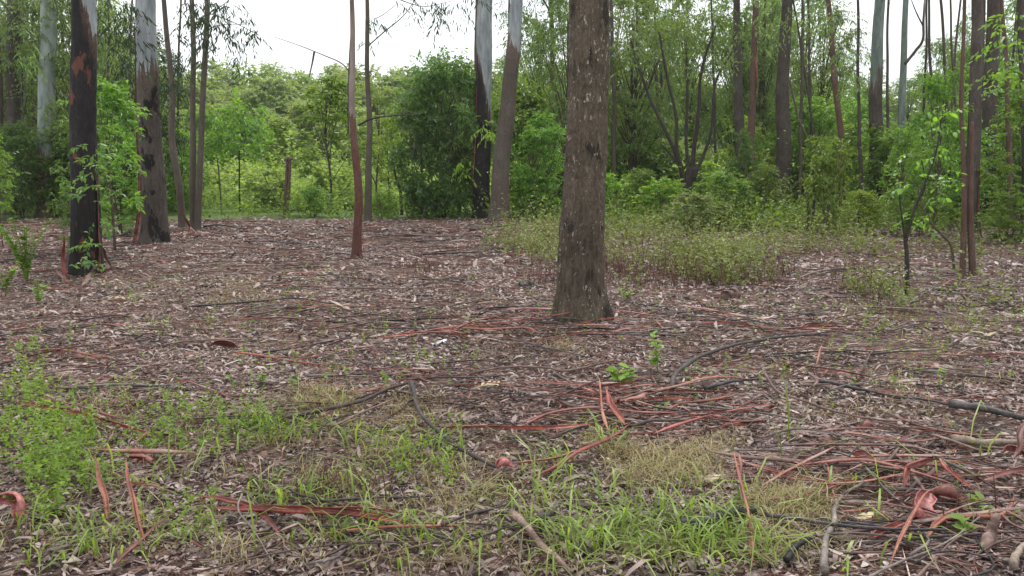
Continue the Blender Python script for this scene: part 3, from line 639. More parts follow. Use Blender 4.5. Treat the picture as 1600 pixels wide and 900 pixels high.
ZONES = [ # ellipse cx,cy,rx,ry, n bark, n stick, group words, red share
 (1390, 735, 190, 60, 44, 18, 'in the right foreground pile', .9),
 (1000, 645, 170, 40, 34, 10, 'in the centre pile', .95),
 (1480, 850, 120, 50, 12, 14, 'in the bottom right corner', .6),
 (820, 515, 200, 28, 26, 16, 'by the thick trunk', .7),
 (1150, 520, 160, 40, 16, 22, 'right of the thick trunk', .5),
 (1430, 580, 170, 60, 14, 22, 'on the litter at middle right', .4),
 (600, 480, 200, 50, 16, 26, 'left of the thick trunk', .5),
 (560, 620, 220, 60, 14, 16, 'left of the centre pile', .6),
 (180, 560, 190, 60, 14, 16, 'on the litter at far left', .7),
 (380, 410, 230, 40, 12, 22, 'on the distant litter at left', .5),
 (700, 385, 150, 25, 10, 20, 'on the distant litter at centre', .5),
 (1400, 470, 200, 50, 8, 18, 'on the distant litter at right', .4),
 (600, 830, 260, 50, 6, 12, 'among the foreground grass', .6),
 (110, 385, 110, 40, 14, 10, 'by the left trunks', .8),
]
rz = np.random.default_rng(77)
used_labels = set()
for cx, cy, rx, ry, nb, ns, where, red in ZONES:
    for kind_, n in (('bark', nb), ('stick', ns)):
        for _ in range(n):
            for attempt in range(12):                      # look for a place, size and lie not yet taken
                a, r = rz.uniform(0, 6.283), math.sqrt(rz.random()) * 1.05
                if kind_ == 'bark': m = 'redbark' if rz.random() < red * .66 else ('brownstick' if rz.random() < .7 else 'orangebark')
                else: m = ('brownstick', 'greystick', 'darkstick')[int(rz.integers(0, 3))]
                L0 = rz.lognormal(-.58, .4); rzz = rz.normal(0.1, .6)
                adj = {'redbark': 'red', 'orangebark': 'orange', 'brownstick': 'brown', 'greystick': 'grey', 'darkstick': 'dark'}[m]
                near = 'near' if math.sin(a) * r > 0 else 'far'; hand = ('left' if math.cos(a) * r < -.33 else ('right' if math.cos(a) * r > .33 else 'middle'))
                run = 'running level' if abs(rzz) < .22 else ('slanting right' if .22 <= rzz < .8 else ('slanting left' if -.8 < rzz <= -.22 else 'pointing away'))
                size = 'short' if L0 < .48 else ('long' if L0 > .76 else 'middling')
                lab = '%s %s %s %s, %s %s %s' % (size, adj, 'strip' if kind_ == 'bark' else 'stick', run, near, hand, where)
                if lab not in used_labels: break
            used_labels.add(lab)
            g = ground(cx + rx * r * math.cos(a), cy + ry * r * math.sin(a))
            i = int(rz.integers(0, 8)) if kind_ == 'bark' else int(rz.integers(8, 12))
            o = link('bark_strip' if kind_ == 'bark' else 'stick', pmesh(i, m))
            L = L0 * (1 if g[1] < 8 else 1.35); th = min(1.0, .55 + g[1] * .05) if g[1] < 12 else 1.3
            o.location = (g[0], g[1], float(hgt(g[0], g[1])) + rz.uniform(.015, .05))
            o.rotation_euler = (rz.uniform(-.5, .5), rz.normal(0, .05), rzz); o.scale = (L, th, th)
            o['label'] = lab; o['category'] = 'bark strip' if kind_ == 'bark' else 'stick'
            o['group'] = ('%s %s ' % (adj, 'bark strips' if kind_ == 'bark' else 'sticks')) + where

# ---- wide curled pieces of bark
def curl_sheet(name, label, px, py, z, L, w, rot, mat, arc=3.0, seed=0, tilt=0.0, flare=.6):
    g = ground(px, py, z); t = np.linspace(0, 1, 12)
    P = np.stack([(t - .5) * L, .03 * np.sin(t * 3), .02 * np.sin(t * 4)], -1)
    V, T, Q = gutter(P, w * (1 - flare * np.abs(t - .35) ** 1.3 * 1.4), arc, 9, 0.8, .1, seed, .004)
    o = link(name, make_mesh(name, V, T, Q, M[mat], True), None, (g[0], g[1], z + w * .5), label=label, category='bark')
    o.rotation_euler = (0.2, tilt, rot); return o
curl_sheet('curled_bark', 'large rosy curl of bark standing in the right foreground pile', 1456, 803, .05, .20, .060, 1.1, 'pinkbark', 3.4, 3, -.5)
curl_sheet('curled_bark', 'dark red bark curl behind the large rosy one', 1482, 783, .05, .18, .045, -.5, 'redbark', 3.0, 4, .1)
curl_sheet('curled_bark', 'pinkish rolled bark poking in at the left edge of the foreground', 10, 800, .04, .20, .045, -.5, 'pinkbark', 4.4, 5, .2)
curl_sheet('curled_bark', 'wide dark red bark piece on the litter left of centre', 348, 547, .03, .27, .06, .1, 'orangebark', 2.4, 6)
curl_sheet('curled_bark', 'small salmon curl of bark at the end of the bent branch', 790, 733, .02, .11, .028, .2, 'pinkbark', 4.6, 7)
curl_sheet('curled_bark', 'rusty bark curl in the upper right pile', 1352, 722, .04, .13, .026, -.6, 'redbark', 2.6, 8, .2)
curl_sheet('curled_bark', 'brown curled bark flap in the left foreground weeds', 228, 727, .03, .09, .026, .3, 'redbark', 4.0, 9)
curl_sheet('curled_bark', 'pinkish bark chip on the litter right of the thick trunk', 1103, 476, .0, .14, .05, .9, 'pinkbark', 2.2, 10)
curl_sheet('curled_bark', 'rolled red bark near the right edge of the pile', 1588, 714, .03, .14, .03, -.3, 'redbark', 3.6, 11)
curl_sheet('curled_bark', 'brown bark slab in the centre pile', 968, 630, .05, .12, .028, 1.2, 'redbark', 2.2, 12, .5)
curl_sheet('curled_bark', 'dark bark curl on the right litter', 1360, 672, .03, .12, .025, .2, 'redbark', 3.0, 13)

# ---- odd things on the litter
def crumpled(name, label, cat, px, py, size, mat, seed, asp=.5):
    rg = np.random.default_rng(seed); g = ground(px, py); n = 7
    X, Y = np.meshgrid(np.linspace(-1, 1, n), np.linspace(-1, 1, n)); r = np.hypot(X, Y); k = np.where(r > 1, 1 / r, 1)
    X, Y = X * k + rg.normal(0, .06, X.shape), Y * k * asp + rg.normal(0, .05, X.shape); Z = .10 * rg.normal(0, 1, X.shape) + .3 * X + .35
    V = np.stack([X, Y, Z], -1).reshape(-1, 3) * size; bb = (np.arange(n - 1)[:, None] * n + np.arange(n - 1)).ravel()[:, None]
    V2 = V - [0, 0, .003]; Q = bb + [0, 1, n + 1, n]
    rim = [i for i in range(n)] + [i * n + n - 1 for i in range(1, n)] + [n * n - 1 - i for i in range(1, n)] + [(n - 1 - i) * n for i in range(1, n - 1)]
    R2 = [(rim[i], rim[(i + 1) % len(rim)], rim[(i + 1) % len(rim)] + n * n, rim[i] + n * n) for i in range(len(rim))]
    me = make_mesh(name, np.vstack([V, V2]), None, np.vstack([Q, Q[:, ::-1] + n * n, R2]), mat)
    return link(name, me, None, (g[0], g[1], float(hgt(g[0], g[1])) + .01), label=label, category=cat)
s = NT('white_scrap'); s.l(s.principled((.62, .65, .72, 1), .5), s.out.inputs[0]); WHITE = s.m
crumpled('paper_scrap', 'small bluish white scrap of litter on the forest floor left of the thick trunk', 'scrap', 686, 544, .07, WHITE, 21, .6)
crumpled('dead_leaf', 'large pale yellow crumpled dead leaf behind the green grass', 'leaf', 1112, 752, .05, M['paledead'], 2, .7)
crumpled('dead_leaf', 'bone-white curled dead leaf on the right litter', 'leaf', 1546, 525, .06, M['paledead'], 3, .6)
crumpled('dead_leaf', 'pale dead leaf beside the crossed bark strips', 'leaf', 980, 623, .035, M['paledead'], 4, .6)
crumpled('dead_leaf', 'pale grey crumpled leaf clump left of centre pile', 'leaf', 735, 655, .06, M['litter'], 5, .4)
crumpled('dead_leaf', 'whitish crumpled leaf at the bottom right by the black branch', 'leaf', 1350, 815, .045, M['paledead'], 6, .6)
def frond(name, label, px, py, L, rot, n, mat, lw=.018, ll=.07, z=.03, up=.15):
    g = ground(px, py, z); root = thing(name, label, 'fern frond' if 'fern' in name else 'leaf', (g[0], g[1], float(hgt(g[0], g[1])) + z), rot)
    t = np.linspace(0, 1, 8); P = np.stack([t * L, .03 * t * t, up * L * np.sin(t * 2.4)], -1)
    link('midrib', make_mesh('midrib', *tube(P, np.linspace(.003, .001, 8), 4), M[mat], True), root)
    mb = MB()
    for sgn in (-1, 1):
        q = np.linspace(.12, .97, n); B = np.stack([q * L, .03 * q * q, up * L * np.sin(q * 2.4)], -1)
        D = np.stack([q * 0 + .55, q * 0 + sgn, q * 0 + .15], -1); l = ll * np.sin(q * 2.6 + .35)
        rg = np.random.default_rng(n); me = leaves6(B, D + rg.normal(0, .12, D.shape), np.tile([0, 0, 1.], (n, 1)) + rg.normal(0, .2, D.shape), l, l * lw / ll, .08)
        for kk in range(n):
            link('leaflet', make_mesh('leaflet', me[0][kk * 6:kk * 6 + 6], [(0, 2, 1), (3, 4, 5)], [(1, 2, 4, 3)], M[mat]), root)
    return root
frond('dead_fern_frond', 'straw yellow dry fern-like frond on the litter left of the centre pile', 738, 607, .24, .15, 6, 'paledead', .028, .085)
frond('dead_fern_frond', 'pale greenish wilted frond on the litter below the charred trunk', 150, 470, .45, .2, 6, 'paledead', .04, .16)
frond('dead_fern_frond', 'grey dried frond on the litter left of the centre pile strips', 690, 652, .3, -.3, 6, 'litter', .03, .08)
def log(name, label, px, py, r, L, rot, mat, tiltz=0.0):
    g = ground(px, py); t = np.linspace(-.5, .5, 8)
    P = np.stack([t * L, t * 0, t * 0 + np.sin(tiltz) * t * L], -1); t = np.linspace(-.5, .5, 16); P = np.stack([t * L, t * 0, t * 0], -1) + np.random.default_rng(int(px)).normal(0, r * .06, (16, 3)); V, T, Q = tube(P, r * (1 + .12 * np.sin(t * 11) - .25 * np.abs(t * 2) ** 6), 18, .4, r * 90)
    o = link(name, make_mesh(name, V, T, Q, M[mat], False), None, (g[0], g[1], float(hgt(g[0], g[1])) + r * .45), label=label, category='log'); o.rotation_euler = (0, 0, rot); return o
log('log', 'short grey log chunk on the litter right of the thick trunk', 1142, 464, .08, .22, .5, 'brownstick')
log('log', 'small dark log chunk on the litter left of the thick trunk', 824, 452, .07, .24, .1, 'darkstick')
log('log', 'low brown wood chunk on the litter at middle right', 1278, 494, .04, .26, -.1, 'brownstick')

# ------------------------------------------------------------------ foliage
def sprays(O, D, L, n, lL, lW, droop=.2, seed=0, jit=.35, six=False, compound=False):
    "leafy twigs: origins O, directions D, lengths L, n leaves each"
    rg = np.random.default_rng(seed); m = len(O); D = unit(D); L = np.broadcast_to(L, (m,))
    t = (np.arange(n)[None] + rg.uniform(.2, .9, (m, n))) / n
    sag = -droop * L[:, None] * t * t
    P = O[:, None] + D[:, None] * (L[:, None] * t)[..., None]; P[..., 2] += sag * .8
    S = unit(np.cross(D, np.array([0, 0, 1.]) + rg.normal(0, .3, (m, 3))))
    sg = np.where(np.arange(n) % 2, 1, -1)[None, :, None]
    LD = D[:, None] * .55 + S[:, None] * sg * (.9 if compound else .7) + rg.normal(0, jit, (m, n, 3)); LD[..., 2] -= droop * 1.6
    N = np.array([0, 0, 1.]) + rg.normal(0, .45, (m, n, 3)) + (S[:, None] * .8 if droop > .6 else 0)
    P, LD, N = P.reshape(-1, 3), LD.reshape(-1, 3), N.reshape(-1, 3); q = len(P)
    l = lL * rg.lognormal(0, .28, q)
    return (leaves6(P, LD, N, l, l * lW / lL, .06) if six else leaves4(P, LD, N, l, l * lW / lL))
def plant(H, Rr, stem_r, lobes, twigs, n, lL, lW, zlo=.1, droop=.2, stems=1, seed=0, spread=.35, tw=.45, fill=.3, top_bias=1.0, lobe_r=.34):
    "a shrub or sapling with stems, limbs and leafy twigs; returns wood builder, leaf builder"
    rg = np.random.default_rng(seed); wood = MB(); leaf = MB(); ends = []
    paths = []
    for s_ in range(stems):
        a = rg.uniform(0, 6.28) if stems > 1 else rg.uniform(0, 6.28); sp = spread * Rr * (1 if stems > 1 else .35)
        k = .8 if stems == 1 else rg.uniform(.6, .95)
        P = catmull([(0.03 * math.cos(a) * stems, .03 * math.sin(a) * stems, -.1), (sp * .35 * math.cos(a), sp * .35 * math.sin(a), H * k * .35), (sp * .9 * math.cos(a) + rg.normal(0, .06) * H * .2, sp * .9 * math.sin(a), H * k * .7), (sp * 1.3 * math.cos(a), sp * 1.3 * math.sin(a), H * k)], 12)
        paths.append(P); wood.add(*tube(P, stem_r * np.linspace(1.1, .3, 12) * (1 if stems == 1 else rg.uniform(.6, 1)), 6, .1, s_))
    for i in range(lobes):
        z = zlo + (1 - zlo) * rg.random() ** (1 / top_bias); a = rg.uniform(0, 6.28)
        prof = math.sin(min(1, (z - zlo * .6) / (1 - zlo * .6)) ** .8 * math.pi * .93) ** .6
        r = Rr * prof * math.sqrt(rg.uniform(.05, 1)) * .85
        c = np.array([r * math.cos(a), r * math.sin(a), z * H * .94])
        P = paths[int(rg.integers(0, stems))]; j = int(np.clip((z * .75) * 12 - 1, 1, 9))
        L = catmull([P[j], (P[j] + c) / 2 + [0, 0, .08 * r], c], 5); wood.add(*tube(L, stem_r * .32 * np.linspace(1, .35, 5), 4, cap=False))
        ends.append(c)
    E = np.array(ends); m = twigs * lobes
    lr = Rr * lobe_r * rg.uniform(.6, 1.25, lobes)
    idx = np.repeat(np.arange(lobes), twigs); d = rdir(m, rg) * np.array([1, 1, .75])
    O = E[idx] + d * (lr[idx] * rg.uniform(0, .55, m) ** 1)[:, None]
    D = d + np.array([0, 0, .15]); 
    keep = O[:, 2] > .05; O, D = O[keep], D[keep]
    leaf.add(*sprays(O, D, lr[idx][keep] * tw * 2 * rg.uniform(.6, 1.2, len(O)), n, lL, lW, droop, seed + 1))
    return wood, leaf
s = NT('shrub_wood'); tcx = s.n("ShaderNodeTexCoord"); nn = s.noise(s.mapping(tcx.outputs['Object'], (8, 8, 1.5)), 4, 5, .7)
s.l(s.principled(s.ramp(nn, [(.3, (.035, .028, .022)), (.6, (.11, .085, .065)), (.8, (.20, .16, .13))]), .85, s.bump(nn, .5, .01)), s.out.inputs[0]); M['wood'] = s.m
KIND = {}
def kind(key, mat, n_var, **kw):
    seed = kw.pop('seed')
    for v in range(n_var):
        w, l = plant(seed=seed + v * 7, **kw)
        KIND[(key, v)] = (w.mesh('trunk', M['wood'], True), l.mesh('crown', M[mat]), kw['H'], kw['Rr'])
    KIND[key] = n_var
# unit-like prototypes, metres
kind('dense', 'bush_dark', 2, H=4.5, Rr=1.9, stem_r=.05, lobes=46, twigs=20, n=13, lL=.12, lW=.06, zlo=.04, stems=3, seed=400)
kind('mid', 'bush_mid', 3, H=4.2, Rr=1.6, stem_r=.04, lobes=34, twigs=15, n=12, lL=.125, lW=.06, zlo=.12, stems=2, seed=430)
kind('bright', 'bush_bright', 2, H=2.6, Rr=1.1, stem_r=.03, lobes=22, twigs=12, n=11, lL=.12, lW=.065, zlo=.15, stems=2, seed=460)
kind('sapling', 'bush_mid', 3, H=5.0, Rr=1.25, stem_r=.035, lobes=24, twigs=10, n=11, lL=.12, lW=.055, zlo=.28, stems=1, seed=490, droop=.3)
kind('airy', 'grove', 4, H=11, Rr=2.6, stem_r=.085, lobes=50, twigs=17, n=12, lL=.15, lW=.05, zlo=.22, stems=1, seed=520, droop=.45, tw=.5, lobe_r=.3)
kind('far', 'far', 3, H=9, Rr=4.2, stem_r=.12, lobes=44, twigs=20, n=10, lL=.34, lW=.19, zlo=.1, stems=2, seed=560, tw=.4, lobe_r=.3)
cnt = {}
def put(key, px, Y, top, label, cat='shrub', group=None, mat=None, wide=1.0, seed=None, name=None):
    v = cnt.get(key, 0); cnt[key] = v + 1; rg = np.random.default_rng(900 + v * 13 + (seed or 0))
    tm, cm, H, Rr = KIND[(key, v % KIND[key])]
    x = (px - 800) / F * Y * (cT + 0.02); zb = float(hgt(x, Y)); zt = atY(px, top, Y)[2]; s_ = max(.15, (zt - zb) / H)
    t = thing(name or {'dense': 'leafy_shrub', 'mid': 'leafy_shrub', 'bright': 'leafy_shrub', 'sapling': 'sapling', 'airy': 'forest_tree', 'far': 'distant_tree'}[key], label, cat, (x, Y, zb), rg.uniform(0, 6.28), group)
    sw = s_ * wide if key != 'far' else s_ * wide
    a = link('trunk', tm, t); c = link('crown', cm, t)
    for o in (a, c): o.scale = (sw, sw, s_)
    if mat:
        c.material_slots[0].link = 'OBJECT'; c.material_slots[0].material = M[mat]
    return t

# ---- undergrowth and shrubs read off the photograph: kind, px, distance, top py, label
for a in [
 ('dense', 695, 28, 84, 'big dark green round shrub left of the twin trunks at centre', 'shrub', None, None, .8),
 ('dense', 722, 30, 100, 'dark shrub standing directly behind the charred centre trunk', 'shrub', None, None, .6),
 ('dense', 662, 27.5, 150, 'lower dark shrub at the left foot of the big round shrub', 'shrub', None, None, .7),
 ('sapling', 522, 30, 110, 'leafy light green small tree with drooping leaves left of the single red sapling', 'tree', None, 'bush_mid', 1.35),
 ('sapling', 600, 36, 118, 'small green tree on the skyline just right of the two thin stems', 'tree', None, 'far', 1.0),
 ('sapling', 612, 33, 175, 'bright green bush with a dark leaning stem at the right of the clearing', 'shrub', None, 'bush_bright', .8),
 ('mid', 495, 28, 290, 'low dark leafy shrub near the edge of the clearing', 'shrub', None, 'bush_mid', 1.6),
 ('mid', 600, 27, 300, 'low shrub at the foot of the two thin stems', 'shrub', None, None, 1.3),
 ('bright', 400, 42, 252, 'bright green shrub in the clearing behind the dead post', 'shrub', None, 'vine', 1.2),
 ('mid', 455, 47, 185, 'hazy green shrub deep in the clearing', 'shrub', None, 'bush_mid', 1.5),
 ('mid', 585, 48, 180, 'hazy green shrub deep in the clearing behind the red sapling', 'shrub', None, 'bush_mid', 1.5),
 ('dense', 330, 46, 165, 'green bush at the back left of the clearing', 'shrub', None, 'bush_mid', .9),
 ('dense', 400, 52, 185, 'dark green bush at the back of the clearing centre', 'shrub', None, None, 1.0),
 # left
 ('sapling', 182, 15.5, 110, 'leafy sapling between the charred trunk and the pale gum', 'sapling', None, 'bush_mid', 1.1),
 ('sapling', 150, 13.0, 175, 'dark leafy sapling growing against the charred trunk', 'sapling', None, 'bush_dark', .9),
 ('mid', 195, 20, 190, 'leafy shrub on the left side of the pale gum', 'shrub', None, None, 1.0),
 ('sapling', 8, 16, 200, 'tall leafy sapling at the far left edge of the picture', 'sapling', None, 'bush_mid', .8),
 ('mid', 45, 28, 190, 'dense shrub behind the trunks at the far left', 'shrub', None, 'bush_dark', 1.0),
 ('mid', 105, 29, 190, 'dense shrub seen between the grey trunk and the charred trunk', 'shrub', None, None, 1.2),
 ('dense', 160, 30, 160, 'dark shrub deep behind the charred trunk', 'shrub', None, None, 1.2),
 ('dense', 255, 32, 170, 'shrub deep behind the pale gum', 'shrub', None, 'bush_mid', 1.1),
 ('mid', 286, 30, 200, 'bright-edged shrub behind the double stem', 'shrub', None, None, .9),
 ('dense', -90, 24, 120, 'tall shrub just beyond the left edge of the picture', 'shrub', None, None, 1.3),
 ('dense', 20, 36, 120, 'dark shrub at the back far left', 'shrub', None, None, 1.4),
 ('dense', 90, 40, 140, 'dark shrub at the back behind the grey trunk', 'shrub', None, None, 1.4),
 # centre right
 ('dense', 830, 33, 130, 'shrub filling the gap between the leaning trunk and the thick trunk', 'shrub', None, 'bush_mid', 1.1),
 ('mid', 845, 27, 175, 'leafy shrub just left of the thick trunk', 'shrub', None, None, 1.0),
 ('bright', 822, 28, 262, 'low bright shrub left of the thick trunk', 'shrub', None, None, 1.2),
 ('dense', 985, 34, 165, 'shrub just right of the thick trunk', 'shrub', None, 'bush_mid', .9),
 ('mid', 1000, 26, 262, 'leafy shrub beneath the thin stem right of the thick trunk', 'shrub', None, None, 1.3),
 ('bright', 960, 27, 270, 'low bright shrub at the right side of the thick trunk', 'shrub', None, None, 1.4),
 ('bright', 1030, 24, 278, 'low bright shrub before the many-stemmed tree', 'shrub', None, None, 1.5),
 ('dense', 1085, 46, 232, 'shrub deep behind the many-stemmed tree', 'shrub', None, 'far', 1.0),
 ('bright', 1115, 30, 250, 'bright shrub right behind the many-stemmed tree', 'shrub', None, None, 1.3),
 ('dense', 1150, 32, 185, 'tall shrub wrapped round the tall slim trunk', 'shrub', None, 'bush_bright', .8),
 ('mid', 1158, 25, 200, 'dark ferny shrub at the foot of the tall slim trunk', 'shrub', None, 'bush_dark', .6),
 ('mid', 1130, 22, 268, 'low shrub between the many-stemmed tree and the slim trunk', 'shrub', None, 'bush_mid', 1.5),
 ('dense', 1240, 33, 150, 'dense shrub behind the brown trunk right of centre', 'shrub', None, 'bush_mid', 1.0),
 ('mid', 1190, 24, 255, 'shrub hiding the foot of the brown trunk', 'shrub', None, None, 1.0),
 ('sapling', 1266, 21, 205, 'shrub with dark bare stems right of the brown trunk', 'shrub', None, 'bush_mid', .8),
 ('bright', 1285, 19, 215, 'pale-leaved bright sapling with leaning stems', 'sapling', None, 'bush_mid', .6),
 ('mid', 1338, 30, 185, 'leafy shrub by the slim red trunk', 'shrub', None, None, 1.0),
 ('dense', 1330, 40, 150, 'green shrub below the sky gap on the right', 'shrub', None, 'bush_mid', 1.0),
 ('mid', 1388, 29, 190, 'shrub between the grey-green trunk and the pale forked trunk', 'shrub', None, None, 1.0),
 ('sapling', 1452, 19, 90, 'bright broad-leaved sapling spreading right of the pale forked trunk', 'sapling', None, 'bush_mid', .75),
 ('sapling', 1396, 20, 190, 'leafy sapling at the feet of the forked trunk', 'sapling', None, 'bush_mid', .8),
 ('mid', 1470, 23, 170, 'mid green shrub behind the bright broad-leaved sapling', 'shrub', None, None, 1.1),
 ('mid', 1545, 24, 190, 'shrub right of the two thin red stems', 'shrub', None, 'bush_mid', .8),
 ('sapling', 1590, 18, 90, 'leafy shrub at the right edge of the picture', 'shrub', None, None, 1.0),
 ('dense', 1560, 31, 110, 'green shrub at the back far right', 'shrub', None, 'bush_mid', 1.1),
 ('dense', 1640, 25, 60, 'tall dark shrub just beyond the right edge', 'shrub', None, None, 1.3),
 ('mid', 1500, 24, 262, 'low shrub at the back of the two thin red stems', 'shrub', None, 'bush_dark', 1.5),
 ('mid', 1340, 20, 296, 'low shrub at the edge of the right litter', 'shrub', None, 'bush_bright', 1.4),
 ('mid', 1430, 19.5, 290, 'low green shrub at the edge of the litter behind the slender sapling', 'shrub', None, 'bush_mid', 1.6),
 ('mid', 1570, 17.5, 300, 'low green shrub at the edge of the litter at far right', 'shrub', None, 'bush_mid', 1.6),
 ('mid', 1080, 20.5, 300, 'low green shrub in the undergrowth beneath the many-stemmed tree', 'shrub', None, 'cover', 2.0),
 ('bright', 440, 33, 262, 'rounded bright weed mound in the clearing left of the red sapling', 'shrub', None, 'vine', 1.7),
 ('bright', 530, 36, 258, 'rounded bright weed mound in the clearing right behind the red sapling', 'shrub', None, 'vine', 1.8),
 ('bright', 360, 38, 258, 'rounded bright weed mound at the left of the clearing', 'shrub', None, 'vine', 1.7),
 ('bright', 620, 38, 262, 'rounded bright weed mound at the right of the clearing', 'shrub', None, 'vine', 1.7),
 ('bright', 480, 44, 250, 'rounded bright weed mound at the back of the clearing', 'shrub', None, 'vine', 1.9),
 ('bright', 300, 34, 250, 'rounded bright weed mound behind the thin brown stem', 'shrub', None, 'vine', 1.6),
 ('bright', 1190, 33, 225, 'bright shrub deep behind the slim pair of trunks', 'shrub', None, 'vine', 1.6),
 ('bright', 1320, 32, 240, 'bright shrub deep behind the slim reddish trunk', 'shrub', None, 'vine', 1.6),
 ('bright', 875, 33, 210, 'bright shrub directly behind the thick trunk', 'shrub', None, 'vine', 1.5),
 ('bright', 1040, 34, 215, 'bright shrub deep behind the fanned stems', 'shrub', None, 'vine', 1.7),
 ('bright', 1440, 30, 235, 'bright shrub deep behind the slender sapling', 'shrub', None, 'vine', 1.5),
 ('bright', 1530, 28, 250, 'bright shrub deep behind the thin red stems', 'shrub', None, 'bush_bright', 1.4),
 ('dense', 905, 40, 130, 'shrub hidden mostly behind the thick trunk', 'shrub', None, 'bush_mid', 1.3),
]: put(*a)
# ---- taller, airy trees whose leaves reach the top of the picture
for px, Y, top, lab, wide, mat in [
 (-70, 30, -40, 'airy tree outside the left edge', 1.1, None), (18, 34, -60, 'airy tree rising behind the trunks at far left', 1.0, None),
 (100, 30, -30, 'airy tree rising between the grey and the charred trunk', 1.0, None), (182, 36, -60, 'airy tree rising behind the gap left of the pale gum', .95, None),
 (262, 28, -10, 'thin-leaved tree rising just right of the pale gum', .7, 'euc'), (60, 48, 20, 'distant airy tree at far left', 1.2, None),
 (205, 52, 40, 'distant airy tree seen right of the charred trunk', 1.1, None),
 (848, 36, -60, 'airy tree rising left of the thick trunk', .9, None), (985, 33, -70, 'airy tree rising right of the thick trunk', 1.1, None),
 (1075, 40, -40, 'airy tree above the many-stemmed tree', 1.1, None), (1010, 52, 10, 'distant airy tree right of the thick trunk', 1.2, None), (1135, 37, -70, 'airy tree rising by the tall slim trunk', 1.0, None),
 (1268, 37, -40, 'airy tree rising right of the brown trunk', .8, None),
 (1300, 55, 70, 'distant airy tree left of the sky gap', 1.0, None), (1400, 60, 110, 'distant airy tree below the sky gap', 1.2, None),
 (1500, 38, 0, 'airy tree behind the two thin red stems', .8, None), (1565, 36, -60, 'airy tree rising behind the right-hand trunks', 1.0, None),
 (1640, 30, -60, 'airy tree at the right edge', 1.1, None), (1475, 55, 60, 'distant airy tree right of the forked trunk', 1.1, None),
 (1342, 52, 70, 'distant airy tree low in the sky gap', .7, None), (1490, 42, -10, 'airy tree thin against the sky above the red pair', .6, None), (1180, 46, -30, 'airy tree far behind the peeling trunk', 1.0, None), (150, 29, -50, 'airy tree close behind the charred trunk', .9, None), (62, 32, -50, 'airy tree close behind the grey-green trunk', .85, None), (225, 40, -40, 'airy tree directly behind the pale gum', .9, None), (-10, 42, -30, 'airy tree at the back far left', 1.1, None),
 (960, 42, -50, 'airy tree behind the right side of the thick trunk', 1.0, None), (1020, 36, -60, 'airy tree just left behind the fanned stems', .55, None), (1175, 35, -60, 'airy tree directly behind the peeling trunk', .7, None), (1235, 44, -40, 'airy tree deep behind the bulging brown trunk', 1.0, None), (1440, 44, 40, 'airy tree low in the sky right of the forked trunk', .7, None), (1585, 42, -40, 'airy tree deep at the far right', 1.0, None), (880, 30, -60, 'airy tree directly behind the thick trunk', .8, None),
 (1150, 55, 20, 'distant airy tree behind the tall slim trunk', 1.2, None), (800, 50, 70, 'distant airy tree behind the leaning trunk', .9, None),
 (1720, 32, -60, 'airy tree beyond the right edge', 1.2, None)]:
    put('airy', px, Y, top, lab, 'tree', 'airy trees standing behind the trunks', mat, wide)
# ---- the wooded rise beyond the clearing
rf = np.random.default_rng(61)
FT = [(300, 70, 118), (345, 76, 112), (395, 80, 112), (440, 74, 122), (480, 82, 108), (528, 78, 118), (575, 84, 110), (620, 80, 112), (665, 86, 108), (712, 82, 100), (760, 88, 96), (240, 84, 100), (180, 80, 96), (120, 86, 92), (50, 82, 90),
      (320, 58, 165), (380, 60, 160), (440, 56, 172), (500, 60, 158), (560, 58, 165), (620, 57, 160), (680, 60, 150), (820, 80, 100), (880, 84, 100), (960, 80, 96), (1040, 86, 100), (1100, 82, 110), (1180, 84, 110), (1260, 80, 120), (1320, 84, 130), (1380, 82, 135), (1450, 84, 120), (1530, 80, 110), (1600, 84, 100), (-40, 82, 90), (1690, 82, 100),
      (360, 95, 98), (450, 98, 104), (540, 96, 100), (640, 98, 98)]
ORD = ['leftmost', 'second', 'third', 'fourth', 'fifth', 'sixth', 'seventh', 'eighth', 'ninth', 'tenth', 'eleventh', 'twelfth', 'thirteenth', 'fourteenth', 'fifteenth', 'sixteenth', 'seventeenth', 'eighteenth']
def rowof(px, Y): return ('on the near slope' if Y < 65 else ('on the crest' if Y > 90 else 'on the wooded rise')) + (' at left' if px < 330 else (' in the open centre' if px < 780 else ' at right'))
rank = {}
for px, Y, top in sorted(FT):
    row = rowof(px, Y); k = rank.get(row, 0); rank[row] = k + 1
    lab = '%s light green distant tree %s' % (ORD[k] if k == 0 else ORD[k] + ' from left,', row)
    put('far', px + rf.normal(0, 6), Y, top + rf.normal(0, 5), lab, 'tree', 'distant trees ' + row, None, rf.uniform(1.05, 1.4))

# ------------------------------------------------------------------ the trunks
CAN = []
for v in range(3):
    rg = np.random.default_rng(700 + v); n = 260; r = np.sqrt(rg.random(n)) * 2.4; a = rg.uniform(0, 6.28, n)
    O = np.stack([r * np.cos(a), r * np.sin(a), rg.uniform(-3.2, .6, n)], -1)
    lb = MB().add(*sprays(O, np.stack([np.cos(a), np.sin(a), a * 0 - .1], -1) + rg.normal(0, .4, (n, 3)), .8, 11, .15, .03, .7, 710 + v))
    wb = MB()
    for i in range(14):
        a_ = rg.uniform(0, 6.28); wb.add(*tube(catmull([(0, 0, -3.4 + i * .25), (1.0 * math.cos(a_), 1.0 * math.sin(a_), -2.4 + i * .2), (2.2 * math.cos(a_), 2.2 * math.sin(a_), -1.8 + i * .18)], 6), [.05, .04, .03, .02, .015, .01], 5, cap=False))
    CAN.append((wb.mesh('limb', M['wood'], True), lb.mesh('crown', M['euc'])))
